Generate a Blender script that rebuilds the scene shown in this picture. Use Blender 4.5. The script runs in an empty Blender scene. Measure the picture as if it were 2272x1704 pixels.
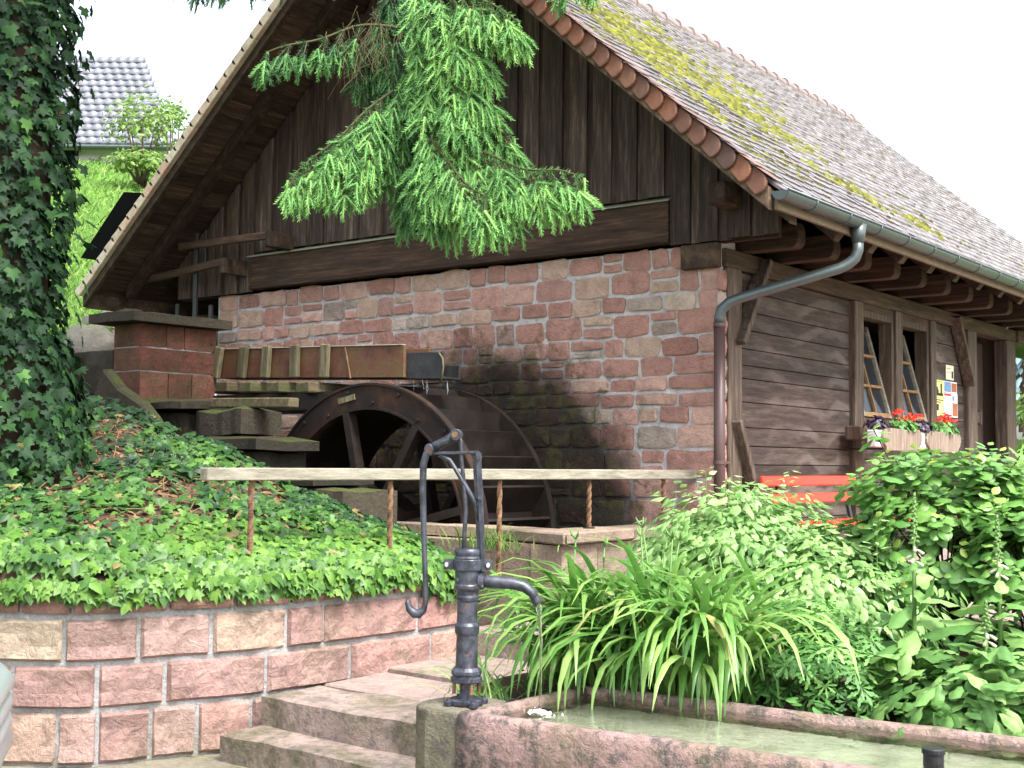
import bpy, math, random
import numpy as np
from mathutils import Vector, Matrix, noise

rnd = random.Random(11)
rng = np.random.default_rng(11)
S = bpy.context.scene
COL = S.collection
V = Vector

# ------------------------------------------------------------------ camera
YAW, PITCH, ROLL = 0.661656, 0.0609215, 0.0103178
CAM = V((5.0573, -9.2694, 1.62))
_f = V((-math.sin(YAW) * math.cos(PITCH), math.cos(YAW) * math.cos(PITCH), math.sin(PITCH)))
_r = V((math.cos(YAW), math.sin(YAW), 0)); _u = _r.cross(_f)
CR = _r * math.cos(ROLL) + _u * math.sin(ROLL); CU = _u * math.cos(ROLL) - _r * math.sin(ROLL)
cam = bpy.data.cameras.new('camera'); cam.sensor_width = 36; cam.lens = 45.0
cam.clip_start = 0.05; cam.clip_end = 1500
co = bpy.data.objects.new('camera', cam); COL.objects.link(co)
m = Matrix((CR, CU, -_f)).transposed().to_4x4(); m.translation = CAM
co.matrix_world = m; S.camera = co

# ------------------------------------------------------------------ sky, sun, exposure
SUN_EL, SUN_AZ = math.radians(56), math.radians(104)      # azimuth clockwise from +Y
w = bpy.data.worlds.new('World'); S.world = w; w.use_nodes = True
nt = w.node_tree; nt.nodes.clear()
sky = nt.nodes.new('ShaderNodeTexSky'); sky.sky_type = 'NISHITA'; sky.sun_disc = False
sky.sun_elevation = SUN_EL; sky.sun_rotation = SUN_AZ
sky.air_density = 1.0; sky.dust_density = 4.0; sky.ozone_density = 1.0
hs = nt.nodes.new('ShaderNodeHueSaturation'); hs.inputs['Saturation'].default_value = 0.45
bg = nt.nodes.new('ShaderNodeBackground'); bg.inputs['Strength'].default_value = 0.15
ow = nt.nodes.new('ShaderNodeOutputWorld')
nt.links.new(sky.outputs[0], hs.inputs['Color']); nt.links.new(hs.outputs[0], bg.inputs[0]); nt.links.new(bg.outputs[0], ow.inputs[0])
sl = bpy.data.lights.new('sun', 'SUN'); sl.energy = 1.5; sl.angle = math.radians(18); sl.color = (1, .98, .955)
so = bpy.data.objects.new('sun', sl); COL.objects.link(so)
sd = V((math.sin(SUN_AZ) * math.cos(SUN_EL), math.cos(SUN_AZ) * math.cos(SUN_EL), math.sin(SUN_EL)))
so.rotation_euler = sd.to_track_quat('Z', 'Y').to_euler(); so.location = (20, 5, 30)
S.view_settings.view_transform = 'Standard'; S.view_settings.look = 'None'
S.view_settings.gamma = 1; S.view_settings.use_curve_mapping = False
S.view_settings.exposure = 2.0

# ------------------------------------------------------------------ materials
def _node(nt, t, **k):
    n = nt.nodes.new(t)
    for a, b in k.items(): setattr(n, a, b)
    return n

def ramp(nt, fac, stops):
    r = nt.nodes.new('ShaderNodeValToRGB'); e = r.color_ramp.elements
    while len(e) < len(stops): e.new(0.5)
    for el, (p, c) in zip(e, stops):
        el.position = p; el.color = (*c, 1)
    nt.links.new(fac, r.inputs[0]); return r.outputs[0]

def mixc(nt, fac, a, b, mode='MIX'):
    n = nt.nodes.new('ShaderNodeMix'); n.data_type = 'RGBA'; n.blend_type = mode
    for s, v in ((0, fac), (6, a), (7, b)):
        if hasattr(v, 'is_output'): nt.links.new(v, n.inputs[s])
        else: n.inputs[s].default_value = v if s == 0 else (*v, 1)
    return n.outputs[2]

def math_(nt, op, a, b=0.5, clamp=False):
    n = nt.nodes.new('ShaderNodeMath'); n.operation = op; n.use_clamp = clamp
    for i, v in enumerate((a, b)):
        if hasattr(v, 'is_output'): nt.links.new(v, n.inputs[i])
        else: n.inputs[i].default_value = v
    return n.outputs[0]

def noise_(nt, vec, scale, detail=5, rough=.6, dist=0):
    n = nt.nodes.new('ShaderNodeTexNoise'); n.inputs['Scale'].default_value = scale
    n.inputs['Detail'].default_value = detail; n.inputs['Roughness'].default_value = rough
    n.inputs['Distortion'].default_value = dist
    nt.links.new(vec, n.inputs['Vector']); return n.outputs[0]

def maprange(nt, v, a, b, c=0., d=1.):
    n = nt.nodes.new('ShaderNodeMapRange'); n.interpolation_type = 'SMOOTHSTEP'
    nt.links.new(v, n.inputs[0])
    for i, x in enumerate((a, b, c, d)): n.inputs[i + 1].default_value = x
    return n.outputs[0]

class G:
    """small graph holder: base vector, per-piece random value, principled"""
    def __init__(self, name, stretch=(1, 1, 1), offset=True, world=False):
        self.m = bpy.data.materials.new(name); self.m.use_nodes = True
        nt = self.nt = self.m.node_tree; nt.nodes.clear()
        self.out = nt.nodes.new('ShaderNodeOutputMaterial')
        self.p = nt.nodes.new('ShaderNodeBsdfPrincipled')
        nt.links.new(self.p.outputs[0], self.out.inputs[0])
        oi = nt.nodes.new('ShaderNodeObjectInfo'); at = _node(nt, 'ShaderNodeAttribute', attribute_name='tint')
        self.rand = math_(nt, 'FRACT', math_(nt, 'ADD', oi.outputs['Random'], at.outputs['Fac']))
        self.tint = at.outputs['Fac']
        self.geo = nt.nodes.new('ShaderNodeNewGeometry')
        self.pos = self.geo.outputs['Position']
        tc = nt.nodes.new('ShaderNodeTexCoord')
        src = self.pos if world else tc.outputs['Object']
        mp = nt.nodes.new('ShaderNodeMapping'); mp.inputs['Scale'].default_value = stretch
        nt.links.new(src, mp.inputs[0])
        if offset:
            cx = nt.nodes.new('ShaderNodeCombineXYZ')
            mul = math_(nt, 'MULTIPLY', self.rand, 53.0)
            for i in range(3): nt.links.new(mul, cx.inputs[i])
            nt.links.new(cx.outputs[0], mp.inputs['Location'])
        self.vec = mp.outputs[0]; self.obj = tc.outputs['Object']
    def n(self, scale, detail=5, rough=.6, dist=0, vec=None): return noise_(self.nt, vec or self.vec, scale, detail, rough, dist)
    def up(self, lo=.3, hi=.9):
        sx = self.nt.nodes.new('ShaderNodeSeparateXYZ'); self.nt.links.new(self.geo.outputs['Normal'], sx.inputs[0])
        return maprange(self.nt, sx.outputs[2], lo, hi)
    def val(self, col, lo, hi):
        """per-piece brightness"""
        mr = self.nt.nodes.new('ShaderNodeMapRange'); self.nt.links.new(self.rand, mr.inputs[0])
        mr.inputs[3].default_value = lo; mr.inputs[4].default_value = hi
        h = self.nt.nodes.new('ShaderNodeHueSaturation'); self.nt.links.new(mr.outputs[0], h.inputs['Value'])
        self.nt.links.new(col, h.inputs['Color']); return h.outputs[0]
    def done(self, col, rough=.8, spec=.3, metal=0, bump=None, bstr=.4, bdist=.01):
        p = self.p
        if hasattr(col, 'is_output'): self.nt.links.new(col, p.inputs['Base Color'])
        else: p.inputs['Base Color'].default_value = (*col, 1)
        if hasattr(rough, 'is_output'): self.nt.links.new(rough, p.inputs['Roughness'])
        else: p.inputs['Roughness'].default_value = rough
        p.inputs['Specular IOR Level'].default_value = spec
        if hasattr(metal, 'is_output'): self.nt.links.new(metal, p.inputs['Metallic'])
        else: p.inputs['Metallic'].default_value = metal
        if bump is not None:
            b = self.nt.nodes.new('ShaderNodeBump'); b.inputs['Strength'].default_value = bstr; b.inputs['Distance'].default_value = bdist
            self.nt.links.new(bump, b.inputs['Height']); self.nt.links.new(b.outputs[0], p.inputs['Normal'])
        return self.m

def wood(name, dark, mid, light, stretch, lo=.75, hi=1.25, rough=.75, streak=.5, moss=0, spec=.25):
    g = G(name, stretch)
    n1 = g.n(3.0, 8, .65, .4); n2 = g.n(14, 4, .7)
    c = ramp(g.nt, n1, [(.3, dark), (.52, mid), (.75, light)])
    f = ramp(g.nt, n2, [(.35, (.55, .55, .55)), (.65, (1.25, 1.25, 1.25))])
    c = mixc(g.nt, streak, c, f, 'MULTIPLY'); c = g.val(c, lo, hi)
    if moss:
        k = math_(g.nt, 'MULTIPLY', maprange(g.nt, noise_(g.nt, g.pos, 2.5, 6, .7), .48, .62), moss)
        c = mixc(g.nt, k, c, (.05, .07, .02))
    return g.done(c, rough, spec, bump=n2, bstr=.5, bdist=.006)

WV = (9, 9, .7)      # grain along z
WX = (.7, 9, 9)
WY = (9, .7, 9)
MAT = {}
MAT['gable_wood'] = wood('weathered_gable_boards', (.022, .016, .013), (.062, .043, .034), (.16, .118, .093), WV, .6, 1.35)
MAT['beam_x'] = wood('dark_oak_beam', (.018, .011, .008), (.05, .028, .018), (.12, .07, .042), WX, .75, 1.1)
MAT['beam_y'] = wood('brown_oak_beam', (.03, .02, .013), (.075, .048, .032), (.16, .11, .072), WY, .75, 1.15)
MAT['post_z'] = wood('brown_oak_post', (.034, .025, .019), (.09, .065, .048), (.2, .155, .12), WV, .75, 1.15)
MAT['slope_wood'] = wood('barge_wood', (.04, .026, .018), (.12, .08, .055), (.25, .18, .125), (4, 4, 4), .7, 1.15)
MAT['rafter_wood'] = wood('dark_rafter_wood', (.02, .013, .009), (.055, .036, .024), (.12, .08, .05), (3, 3, 3), .6, 1.3)
MAT['rail_wood'] = wood('pale_planed_rail_wood', (.15, .135, .1), (.26, .24, .185), (.36, .34, .275), WY, .95, 1.05, .7, .35)
MAT['soffit_wood'] = wood('soffit_boards', (.025, .016, .011), (.07, .043, .028), (.15, .10, .065), WY, .5, 1.4)
MAT['cleat'] = wood('mossy_cleat_wood', (.06, .05, .025), (.14, .12, .07), (.24, .215, .14), WV, .7, 1.15, .8, .6, .5)
MAT['cleat_y'] = wood('mossy_bearer_wood', (.045, .036, .018), (.1, .082, .045), (.17, .145, .085), WY, .7, 1.15, .8, .6, .6)
MAT['planter'] = wood('grey_larch_planter', (.14, .10, .075), (.25, .19, .145), (.38, .31, .25), WV, .9, 1.1)
MAT['window_wood'] = wood('ochre_window_bar', (.16, .09, .035), (.27, .16, .07), (.36, .24, .12), WV, .9, 1.1)
MAT['orange_board'] = wood('varnished_board', (.2, .09, .03), (.36, .17, .05), (.45, .25, .1), WV, .9, 1.1, .5)

def side_plank_mat():
    g = G('weathered_side_planks', WY)
    n1 = g.n(3, 8, .65, .4); n2 = g.n(14, 4, .7)
    c = ramp(g.nt, n1, [(.3, (.028, .02, .016)), (.55, (.072, .053, .043)), (.78, (.15, .115, .092))])
    # bleached band along part of each plank (weather marks)
    w2 = noise_(g.nt, g.pos, 1.1, 4, .5)
    sx = g.nt.nodes.new('ShaderNodeSeparateXYZ'); g.nt.links.new(g.pos, sx.inputs[0])
    wav = math_(g.nt, 'SINE', math_(g.nt, 'ADD', math_(g.nt, 'MULTIPLY', sx.outputs[2], 27.0), math_(g.nt, 'MULTIPLY', w2, 14.0)))
    k = math_(g.nt, 'MULTIPLY', math_(g.nt, 'MULTIPLY', maprange(g.nt, wav, -.1, .9), maprange(g.nt, noise_(g.nt, g.pos, .9, 3, .5), .35, .6)), .5)
    c = mixc(g.nt, k, c, (.21, .175, .15))
    f = ramp(g.nt, n2, [(.35, (.55, .55, .55)), (.65, (1.2, 1.2, 1.2))])
    c = mixc(g.nt, .55, c, f, 'MULTIPLY'); c = g.val(c, .7, 1.25)
    return g.done(c, .75, .25, bump=n2, bstr=.5, bdist=.006)
MAT['side_plank'] = side_plank_mat()

def stone(name, stops, scale=6, moss=0, mosscol=(.06, .085, .02), up=False, stain=None, bstr=.55, rough=.85, lichen=0, val=(.8, 1.15)):
    g = G(name, (1, 1, 1))
    base = ramp(g.nt, g.rand, stops)
    n1 = g.n(scale, 8, .65); n2 = g.n(scale * 7, 5, .7)
    f = ramp(g.nt, n1, [(.28, (.6, .58, .56)), (.5, (1, 1, 1)), (.72, (1.28, 1.26, 1.22))])
    c = mixc(g.nt, .75, base, f, 'MULTIPLY')
    f2 = ramp(g.nt, n2, [(.3, (.7, .7, .7)), (.7, (1.2, 1.2, 1.2))])
    c = mixc(g.nt, .6, c, f2, 'MULTIPLY')
    if lichen:
        k = math_(g.nt, 'MULTIPLY', maprange(g.nt, noise_(g.nt, g.pos, 11, 8, .78), .47, .6), lichen)
        c = mixc(g.nt, k, c, (.09, .085, .08))
    if moss:
        k = maprange(g.nt, noise_(g.nt, g.pos, 2.2, 7, .7), .45, .65)
        if up: k = math_(g.nt, 'MULTIPLY', math_(g.nt, 'ADD', k, .35, True), g.up(.2, .8))
        k = math_(g.nt, 'MULTIPLY', k, moss)
        mc = ramp(g.nt, n2, [(.3, tuple(.5 * x for x in mosscol)), (.7, tuple(1.6 * x for x in mosscol))])
        c = mixc(g.nt, k, c, mc)
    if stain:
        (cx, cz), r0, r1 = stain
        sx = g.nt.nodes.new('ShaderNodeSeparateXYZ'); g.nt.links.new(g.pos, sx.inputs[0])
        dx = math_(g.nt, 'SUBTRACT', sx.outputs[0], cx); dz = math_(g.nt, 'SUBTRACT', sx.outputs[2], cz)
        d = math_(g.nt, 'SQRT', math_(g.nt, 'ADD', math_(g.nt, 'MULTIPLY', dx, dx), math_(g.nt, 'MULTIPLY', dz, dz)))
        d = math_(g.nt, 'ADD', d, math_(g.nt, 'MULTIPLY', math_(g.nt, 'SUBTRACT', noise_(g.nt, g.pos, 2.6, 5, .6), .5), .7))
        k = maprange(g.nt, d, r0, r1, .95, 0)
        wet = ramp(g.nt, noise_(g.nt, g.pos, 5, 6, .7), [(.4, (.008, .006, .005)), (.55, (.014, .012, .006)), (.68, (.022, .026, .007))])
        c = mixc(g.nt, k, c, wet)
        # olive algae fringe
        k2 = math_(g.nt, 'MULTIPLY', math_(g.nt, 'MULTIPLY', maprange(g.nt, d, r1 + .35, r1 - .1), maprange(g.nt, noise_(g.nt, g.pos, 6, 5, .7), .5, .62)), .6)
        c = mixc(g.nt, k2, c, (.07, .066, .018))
    c = g.val(c, *val)
    hgt = math_(g.nt, 'ADD', math_(g.nt, 'MULTIPLY', g.n(scale * 2.4, 6, .7, .6), 1.6), math_(g.nt, 'MULTIPLY', n2, .6))
    return g.done(c, rough, .25, bump=hgt, bstr=min(1, bstr * 1.4), bdist=.02)

RED = [(0, (.39, .205, .16)), (.2, (.46, .265, .215)), (.4, (.41, .22, .175)), (.6, (.5, .31, .255)), (.74, (.42, .31, .235)), (.84, (.37, .2, .17)), (.92, (.25, .21, .175)), (1, (.5, .4, .33))]
PINK = [(0, (.36, .22, .19)), (.25, (.4, .26, .23)), (.5, (.34, .19, .165)), (.7, (.38, .27, .235)), (.86, (.33, .195, .165)), (.94, (.37, .3, .22)), (1, (.34, .2, .17))]
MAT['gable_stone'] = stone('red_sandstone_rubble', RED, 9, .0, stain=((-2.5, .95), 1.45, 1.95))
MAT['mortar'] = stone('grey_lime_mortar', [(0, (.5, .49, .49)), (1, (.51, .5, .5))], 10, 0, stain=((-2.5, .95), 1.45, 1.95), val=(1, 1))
MAT['wall_mortar'] = stone('pale_wall_mortar', [(0, (.36, .36, .36)), (1, (.36, .36, .36))], 10, .5, (.17, .17, .12), val=(1, 1))
MAT['block'] = stone('pink_sandstone_block', PINK, 5, .55, (.16, .125, .09), bstr=.7, lichen=.2)
MAT['cap_block'] = stone('brown_coping_stone', [(0, (.25, .14, .11)), (1, (.31, .18, .14))], 7, .4, (.1, .1, .05), up=False)
MAT['pier_stone'] = stone('dark_red_pier_stone', [(0, (.14, .052, .038)), (.5, (.165, .066, .048)), (1, (.12, .055, .038))], 6, .6, (.035, .04, .012))
MAT['mossy_stone'] = stone('mossy_slab_stone', [(0, (.028, .025, .017)), (1, (.05, .042, .029))], 6, .95, (.045, .06, .011), up=True)
MAT['kerb_stone'] = stone('grey_kerb_stone', [(0, (.21, .165, .125)), (1, (.29, .215, .165))], 6, .55, (.12, .125, .05), up=False)
MAT['step_stone'] = stone('worn_pink_step_stone', [(0, (.3, .235, .2)), (1, (.35, .265, .23))], 4, .8, (.085, .085, .04), up=False, lichen=.6)
MAT['slab_stone'] = stone('flat_pink_flagstone', [(0, (.34, .255, .225)), (1, (.38, .285, .255))], 3, .5, (.15, .145, .09), bstr=.35, lichen=.3)
MAT['basin_stone'] = stone('blotched_pink_basin_stone', [(0, (.33, .22, .2)), (1, (.35, .235, .215))], 7, .45, (.12, .115, .05), lichen=.95, bstr=.9)
MAT['plinth_stone'] = stone('grey_algae_plinth_stone', [(0, (.2, .18, .13)), (1, (.22, .2, .15))], 6, .6, (.1, .1, .035), lichen=.7)
MAT['rock'] = stone('grey_rock', [(0, (.2, .19, .16)), (1, (.3, .28, .24))], 5, .6, (.09, .12, .03), up=True)

def tilemat(name, stops, rough, moss=0, spec=.5):
    g = G(name)
    c = ramp(g.nt, g.rand, stops); n1 = g.n(14, 6, .65)
    c = mixc(g.nt, .8, c, ramp(g.nt, n1, [(.3, (.6, .6, .6)), (.7, (1.25, 1.25, 1.25))]), 'MULTIPLY')
    if moss:
        k = math_(g.nt, 'MULTIPLY', maprange(g.nt, noise_(g.nt, g.pos, 3.2, 6, .75), .52, .66), moss)
        c = mixc(g.nt, k, c, (.1, .085, .045))
    return g.done(c, rough, spec, bump=n1, bstr=.35, bdist=.004)
MAT['roof_tile'] = tilemat('weathered_grey_brown_roof_tile', [(0, (.105, .092, .088)), (.35, (.15, .135, .135)), (.7, (.12, .1, .095)), (.9, (.19, .175, .175)), (1, (.13, .09, .07))], .36, .8)
MAT['verge_tile'] = tilemat('terracotta_verge_tile', [(0, (.12, .056, .036)), (.3, (.18, .075, .043)), (.6, (.085, .045, .035)), (.85, (.23, .095, .05)), (1, (.1, .058, .045))], .6)
MAT['pale_verge'] = tilemat('pale_weathered_verge_tile', [(0, (.42, .33, .24)), (.5, (.5, .43, .33)), (1, (.46, .3, .21))], .6)
MAT['ridge_tile'] = tilemat('pink_clay_ridge_tile', [(0, (.2, .15, .14)), (1, (.26, .2, .185))], .6)
MAT['slate_tile'] = tilemat('blue_grey_concrete_tile', [(0, (.13, .135, .165)), (1, (.18, .185, .215))], .38)

def plain(name, col, rough=.5, spec=.4, metal=0, ns=20, amt=.35, bstr=.15, var=(.92, 1.08)):
    g = G(name); n1 = g.n(ns, 6, .65)
    c = mixc(g.nt, amt, col, ramp(g.nt, n1, [(.3, (.6, .6, .6)), (.7, (1.3, 1.3, 1.3))]), 'MULTIPLY')
    c = g.val(c, *var)
    return g.done(c, rough, spec, metal, bump=n1, bstr=bstr, bdist=.003)
MAT['zinc'] = plain('grey_green_zinc', (.085, .105, .105), .42, .5, .55, 9, .3)
MAT['brown_pipe'] = plain('brown_coated_pipe', (.085, .05, .045), .4, .5, .2, 9, .25)
MAT['flashing'] = plain('verdigris_flashing', (.2, .21, .15), .6, .4, .1, 6, .5)
MAT['fascia'] = plain('pale_fascia_wood', (.17, .13, .085), .7, .3, 0, 12, .5)
MAT['black_sheet'] = plain('black_sheet', (.003, .003, .003), .95, .05, 0, 8, .3)
MAT['interior'] = plain('dim_plaster', (.12, .085, .065), .9, .1, 0, 4, .3)
MAT['red_paint'] = plain('red_gloss_paint', (.72, .035, .012), .35, .5, 0, 10, .12)
MAT['black_iron'] = plain('black_iron', (.02, .02, .022), .45, .5, .3, 20, .3)
MAT['steel'] = plain('bright_bolt_steel', (.6, .6, .58), .35, .5, .7)
MAT['liner'] = plain('white_liner', (.55, .56, .58), .5, .4)
MAT['soil'] = plain('dark_garden_soil', (.075, .05, .034), .95, .1, 0, 14, .8, .8)
MAT['terrace'] = stone('pink_terrace_paving', [(0, (.24, .18, .16)), (1, (.27, .2, .18))], 3, .2, (.2, .19, .14))
MAT['court'] = stone('mossy_court_paving', [(0, (.2, .18, .14)), (1, (.2, .18, .14))], 4, .6, (.12, .125, .05))
MAT['pit'] = plain('wet_pit_rubble', (.03, .026, .02), .6, .4, 0, 6, .6, .6)
MAT['paper_yellow'] = plain('yellow_poster_paper', (.75, .7, .28), .6, .2, 0, 30, .08)
MAT['paper_cream'] = plain('cream_notice_paper', (.72, .69, .52), .6, .2, 0, 30, .08)
MAT['paper_white'] = plain('white_poster_paper', (.78, .78, .78), .6, .2, 0, 30, .06)
MAT['ink'] = plain('black_print', (.02, .02, .02), .6, .2)
MAT['print_red'] = plain('red_print', (.55, .03, .05), .6, .2)
MAT['print_blue'] = plain('blue_photo_print', (.16, .3, .5), .6, .2, 0, 25, .9)
MAT['print_brown'] = plain('rust_photo_print', (.4, .14, .06), .6, .2, 0, 40, .9)
MAT['car_paint'] = plain('silver_car_paint', (.42, .47, .49), .28, .5, .55, 4, .05, 0)
MAT['car_glass'] = plain('dark_car_glass', (.015, .018, .02), .08, .6)
MAT['tyre'] = plain('black_tyre_rubber', (.02, .02, .02), .85, .2)
MAT['lamp_glass'] = plain('clear_lamp_lens', (.62, .66, .68), .12, .6, .2)
MAT['house_white'] = plain('white_render', (.62, .62, .6), .9, .1)

def pumpmat():
    g = G('worn_blue_black_pump_paint'); n1 = g.n(18, 7, .7); n2 = g.n(60, 4, .7)
    c = mixc(g.nt, maprange(g.nt, n1, .4, .6), (.016, .018, .026), (.045, .05, .07))
    k = maprange(g.nt, g.n(11, 6, .75), .6, .69)
    c = mixc(g.nt, k, c, (.16, .075, .035))
    k2 = maprange(g.nt, g.n(23, 4, .7), .68, .74)
    c = mixc(g.nt, k2, c, (.3, .31, .33))
    r = maprange(g.nt, n1, .3, .7, .26, .5)
    return g.done(c, r, .6, .1, bump=n2, bstr=.3, bdist=.003)
MAT['pump'] = pumpmat()

def rustmat(name, a, b, c_, scale=5, rough=.75, world=False):
    g = G(name); n1 = noise_(g.nt, g.pos, scale, 8, .68); n2 = g.n(40, 4, .7)
    c = ramp(g.nt, n1, [(.32, a), (.5, b), (.68, c_)])
    c = mixc(g.nt, .6, c, ramp(g.nt, n2, [(.3, (.6, .6, .6)), (.7, (1.3, 1.3, 1.3))]), 'MULTIPLY')
    c = g.val(c, .8, 1.15)
    return g.done(c, rough, .35, .1, bump=n2, bstr=.5, bdist=.004)
MAT['rust'] = rustmat('orange_rust_iron', (.07, .038, .022), (.15, .08, .042), (.25, .145, .08), 12)
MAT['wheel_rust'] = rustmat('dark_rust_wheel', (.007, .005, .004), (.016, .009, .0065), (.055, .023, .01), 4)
MAT['wheel_wood'] = rustmat('wet_and_shaded_wheel_boards', (.006, .005, .004), (.014, .010, .008), (.03, .02, .014), 5, .55)  # wet boards; also darkens spokes and back rim in place of shade
MAT['trough'] = rustmat('rust_brown_trough_sheet', (.055, .024, .016), (.14, .06, .032), (.12, .1, .036), 3.2, .6)
MAT['spout_dark'] = rustmat('dark_wet_spout', (.012, .012, .013), (.025, .025, .028), (.05, .05, .04), 5, .45)

def leafmat(name, stops, rough=.45, spec=.35, trans=.3, vein=0):
    g = G(name, offset=False)
    c = ramp(g.nt, g.tint, stops)
    n1 = noise_(g.nt, g.pos, 30, 3, .6)
    c = mixc(g.nt, .45, c, ramp(g.nt, n1, [(.3, (.7, .7, .7)), (.7, (1.25, 1.25, 1.25))]), 'MULTIPLY')
    g.done(c, rough, spec)
    t = g.nt.nodes.new('ShaderNodeBsdfTranslucent'); g.nt.links.new(c, t.inputs[0])
    mx = g.nt.nodes.new('ShaderNodeMixShader'); mx.inputs[0].default_value = trans
    g.nt.links.new(g.p.outputs[0], mx.inputs[1]); g.nt.links.new(t.outputs[0], mx.inputs[2])
    g.nt.links.new(mx.outputs[0], g.out.inputs[0])
    return g.m
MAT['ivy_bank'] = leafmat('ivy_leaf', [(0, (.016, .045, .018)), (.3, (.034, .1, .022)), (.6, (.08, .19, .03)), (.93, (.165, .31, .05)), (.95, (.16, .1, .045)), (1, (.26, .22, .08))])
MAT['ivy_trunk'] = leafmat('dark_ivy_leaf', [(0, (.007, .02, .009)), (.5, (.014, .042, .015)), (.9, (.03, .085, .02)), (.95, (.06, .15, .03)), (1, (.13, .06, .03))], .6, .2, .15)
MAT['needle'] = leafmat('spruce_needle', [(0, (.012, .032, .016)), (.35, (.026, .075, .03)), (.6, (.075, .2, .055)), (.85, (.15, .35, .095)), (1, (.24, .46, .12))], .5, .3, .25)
MAT['lily'] = leafmat('daylily_leaf', [(0, (.07, .19, .035)), (.5, (.14, .31, .06)), (.95, (.27, .45, .12)), (1, (.4, .38, .14))], .3, .5, .35)
MAT['shrub'] = leafmat('pale_compound_leaf', [(0, (.12, .25, .07)), (.4, (.24, .42, .13)), (1, (.4, .58, .24))], .42, .4, .4)
MAT['hyd'] = leafmat('hydrangea_leaf', [(0, (.055, .15, .035)), (.5, (.125, .28, .06)), (.85, (.21, .39, .09)), (1, (.34, .46, .1))], .36, .45, .3)
MAT['ger'] = leafmat('cut_geranium_leaf', [(0, (.06, .16, .045)), (.6, (.12, .29, .07)), (1, (.21, .41, .1))], .5, .3, .3)
MAT['fox'] = leafmat('foxglove_leaf', [(0, (.09, .21, .055)), (.6, (.16, .32, .085)), (1, (.27, .44, .14))], .5, .3, .35)
MAT['grass'] = leafmat('grass_blade', [(0, (.07, .16, .025)), (.6, (.13, .27, .045)), (1, (.24, .34, .09))], .6, .2, .4)
MAT['fern'] = leafmat('fern_frond', [(0, (.1, .22, .03)), (1, (.22, .38, .06))], .5, .3, .4)
MAT['bush'] = leafmat('pale_bush_leaf', [(0, (.12, .22, .05)), (1, (.26, .38, .1))], .5, .3, .4)
MAT['conifer'] = leafmat('haze_pale_conifer_needle', [(0, (.15, .24, .25)), (1, (.24, .35, .37))], .7, .2, .2)  # needle colour paled to stand in for the haze of distance
MAT['moss'] = leafmat('roof_moss', [(0, (.04, .034, .02)), (.4, (.09, .092, .024)), (1, (.19, .195, .035))], .9, .1, .1)
MAT['red_flower'] = leafmat('red_petal', [(0, (.55, .02, .01)), (1, (.85, .05, .02))], .5, .3, .2)
MAT['purple'] = leafmat('purple_black_leaf', [(0, (.012, .006, .016)), (1, (.05, .02, .06))], .4, .4, .1)
MAT['white_bell'] = leafmat('white_bell_flower', [(0, (.6, .6, .45)), (1, (.75, .72, .6))], .5, .3, .3)
MAT['stem'] = leafmat('green_stem', [(0, (.12, .22, .06)), (1, (.22, .33, .1))], .5, .3, .1)
MAT['twig'] = leafmat('brown_twig', [(0, (.03, .022, .014)), (.3, (.06, .06, .025)), (1, (.12, .09, .045))], .8, .2, 0)
MAT['bark'] = plain('brown_bark', (.08, .055, .04), .9, .15, 0, 10, .8, .8)
MAT['litter'] = leafmat('dead_leaf_litter', [(0, (.12, .07, .035)), (1, (.28, .18, .09))], .8, .2, .1)

def hillmat():
    g = G('meadow_turf', offset=False, world=True); n1 = g.n(.7, 6, .65); n2 = g.n(9, 5, .7)
    c = ramp(g.nt, n1, [(.3, (.08, .18, .03)), (.7, (.14, .26, .045))])
    c = mixc(g.nt, .7, c, ramp(g.nt, n2, [(.3, (.6, .6, .5)), (.7, (1.3, 1.3, 1.2))]), 'MULTIPLY')
    return g.done(c, .9, .1, bump=n2, bstr=.8, bdist=.05)
MAT['hill'] = hillmat()

def watermat():
    g = G('greenish_trough_water', offset=False, world=True); n1 = noise_(g.nt, g.pos, 7, 3, .5, .6)
    g.p.inputs['Transmission Weight'].default_value = 1.0; g.p.inputs['IOR'].default_value = 1.33
    return g.done((.92, .95, .86), .02, .6, bump=n1, bstr=.4, bdist=.02)
MAT['water'] = watermat()
MAT['basin_in'] = stone('sky_paled_algae_bottom', [(0, (.4, .41, .33)), (1, (.4, .41, .33))], 3, .6, (.17, .19, .07))  # pale base stands in for sky reflection on the water, algae over it
def jetmat():
    g = G('clear_falling_water', offset=False)
    g.p.inputs['Transmission Weight'].default_value = 1.; g.p.inputs['IOR'].default_value = 1.33
    return g.done((.95, .97, .97), .02, .5)
MAT['jet'] = jetmat()
MAT['foam'] = plain('white_splash', (.8, .83, .83), .4, .4)
def glassmat():
    g = G('window_glass', offset=False)
    g.p.inputs['Alpha'].default_value = .35
    return g.done((.05, .06, .07), .04, .7)
MAT['glass'] = glassmat()

# ------------------------------------------------------------------ mesh helpers
def mk(name, verts, faces, mat, parent=None, tint=None, smooth=False, kind=None):
    me = bpy.data.meshes.new(name); me.from_pydata([tuple(v) for v in verts], [], faces); me.update()
    if tint is not None:
        a = me.attributes.new('tint', 'FLOAT', 'FACE')
        a.data.foreach_set('value', np.asarray(tint if hasattr(tint, '__len__') else [tint] * len(faces), dtype=np.float32))
    if smooth: me.polygons.foreach_set('use_smooth', [True] * len(me.polygons))
    me.materials.append(MAT[mat])
    return link(name, me, parent, kind)

def link(name, me, parent=None, kind=None):
    o = bpy.data.objects.new(name, me); COL.objects.link(o)
    if parent is not None: par(o, parent)
    if kind: o['kind'] = kind
    return o

def par(o, p):
    o.parent = p
    o.matrix_parent_inverse = Matrix.Translation(-p.location)      # children keep world coordinates

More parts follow.
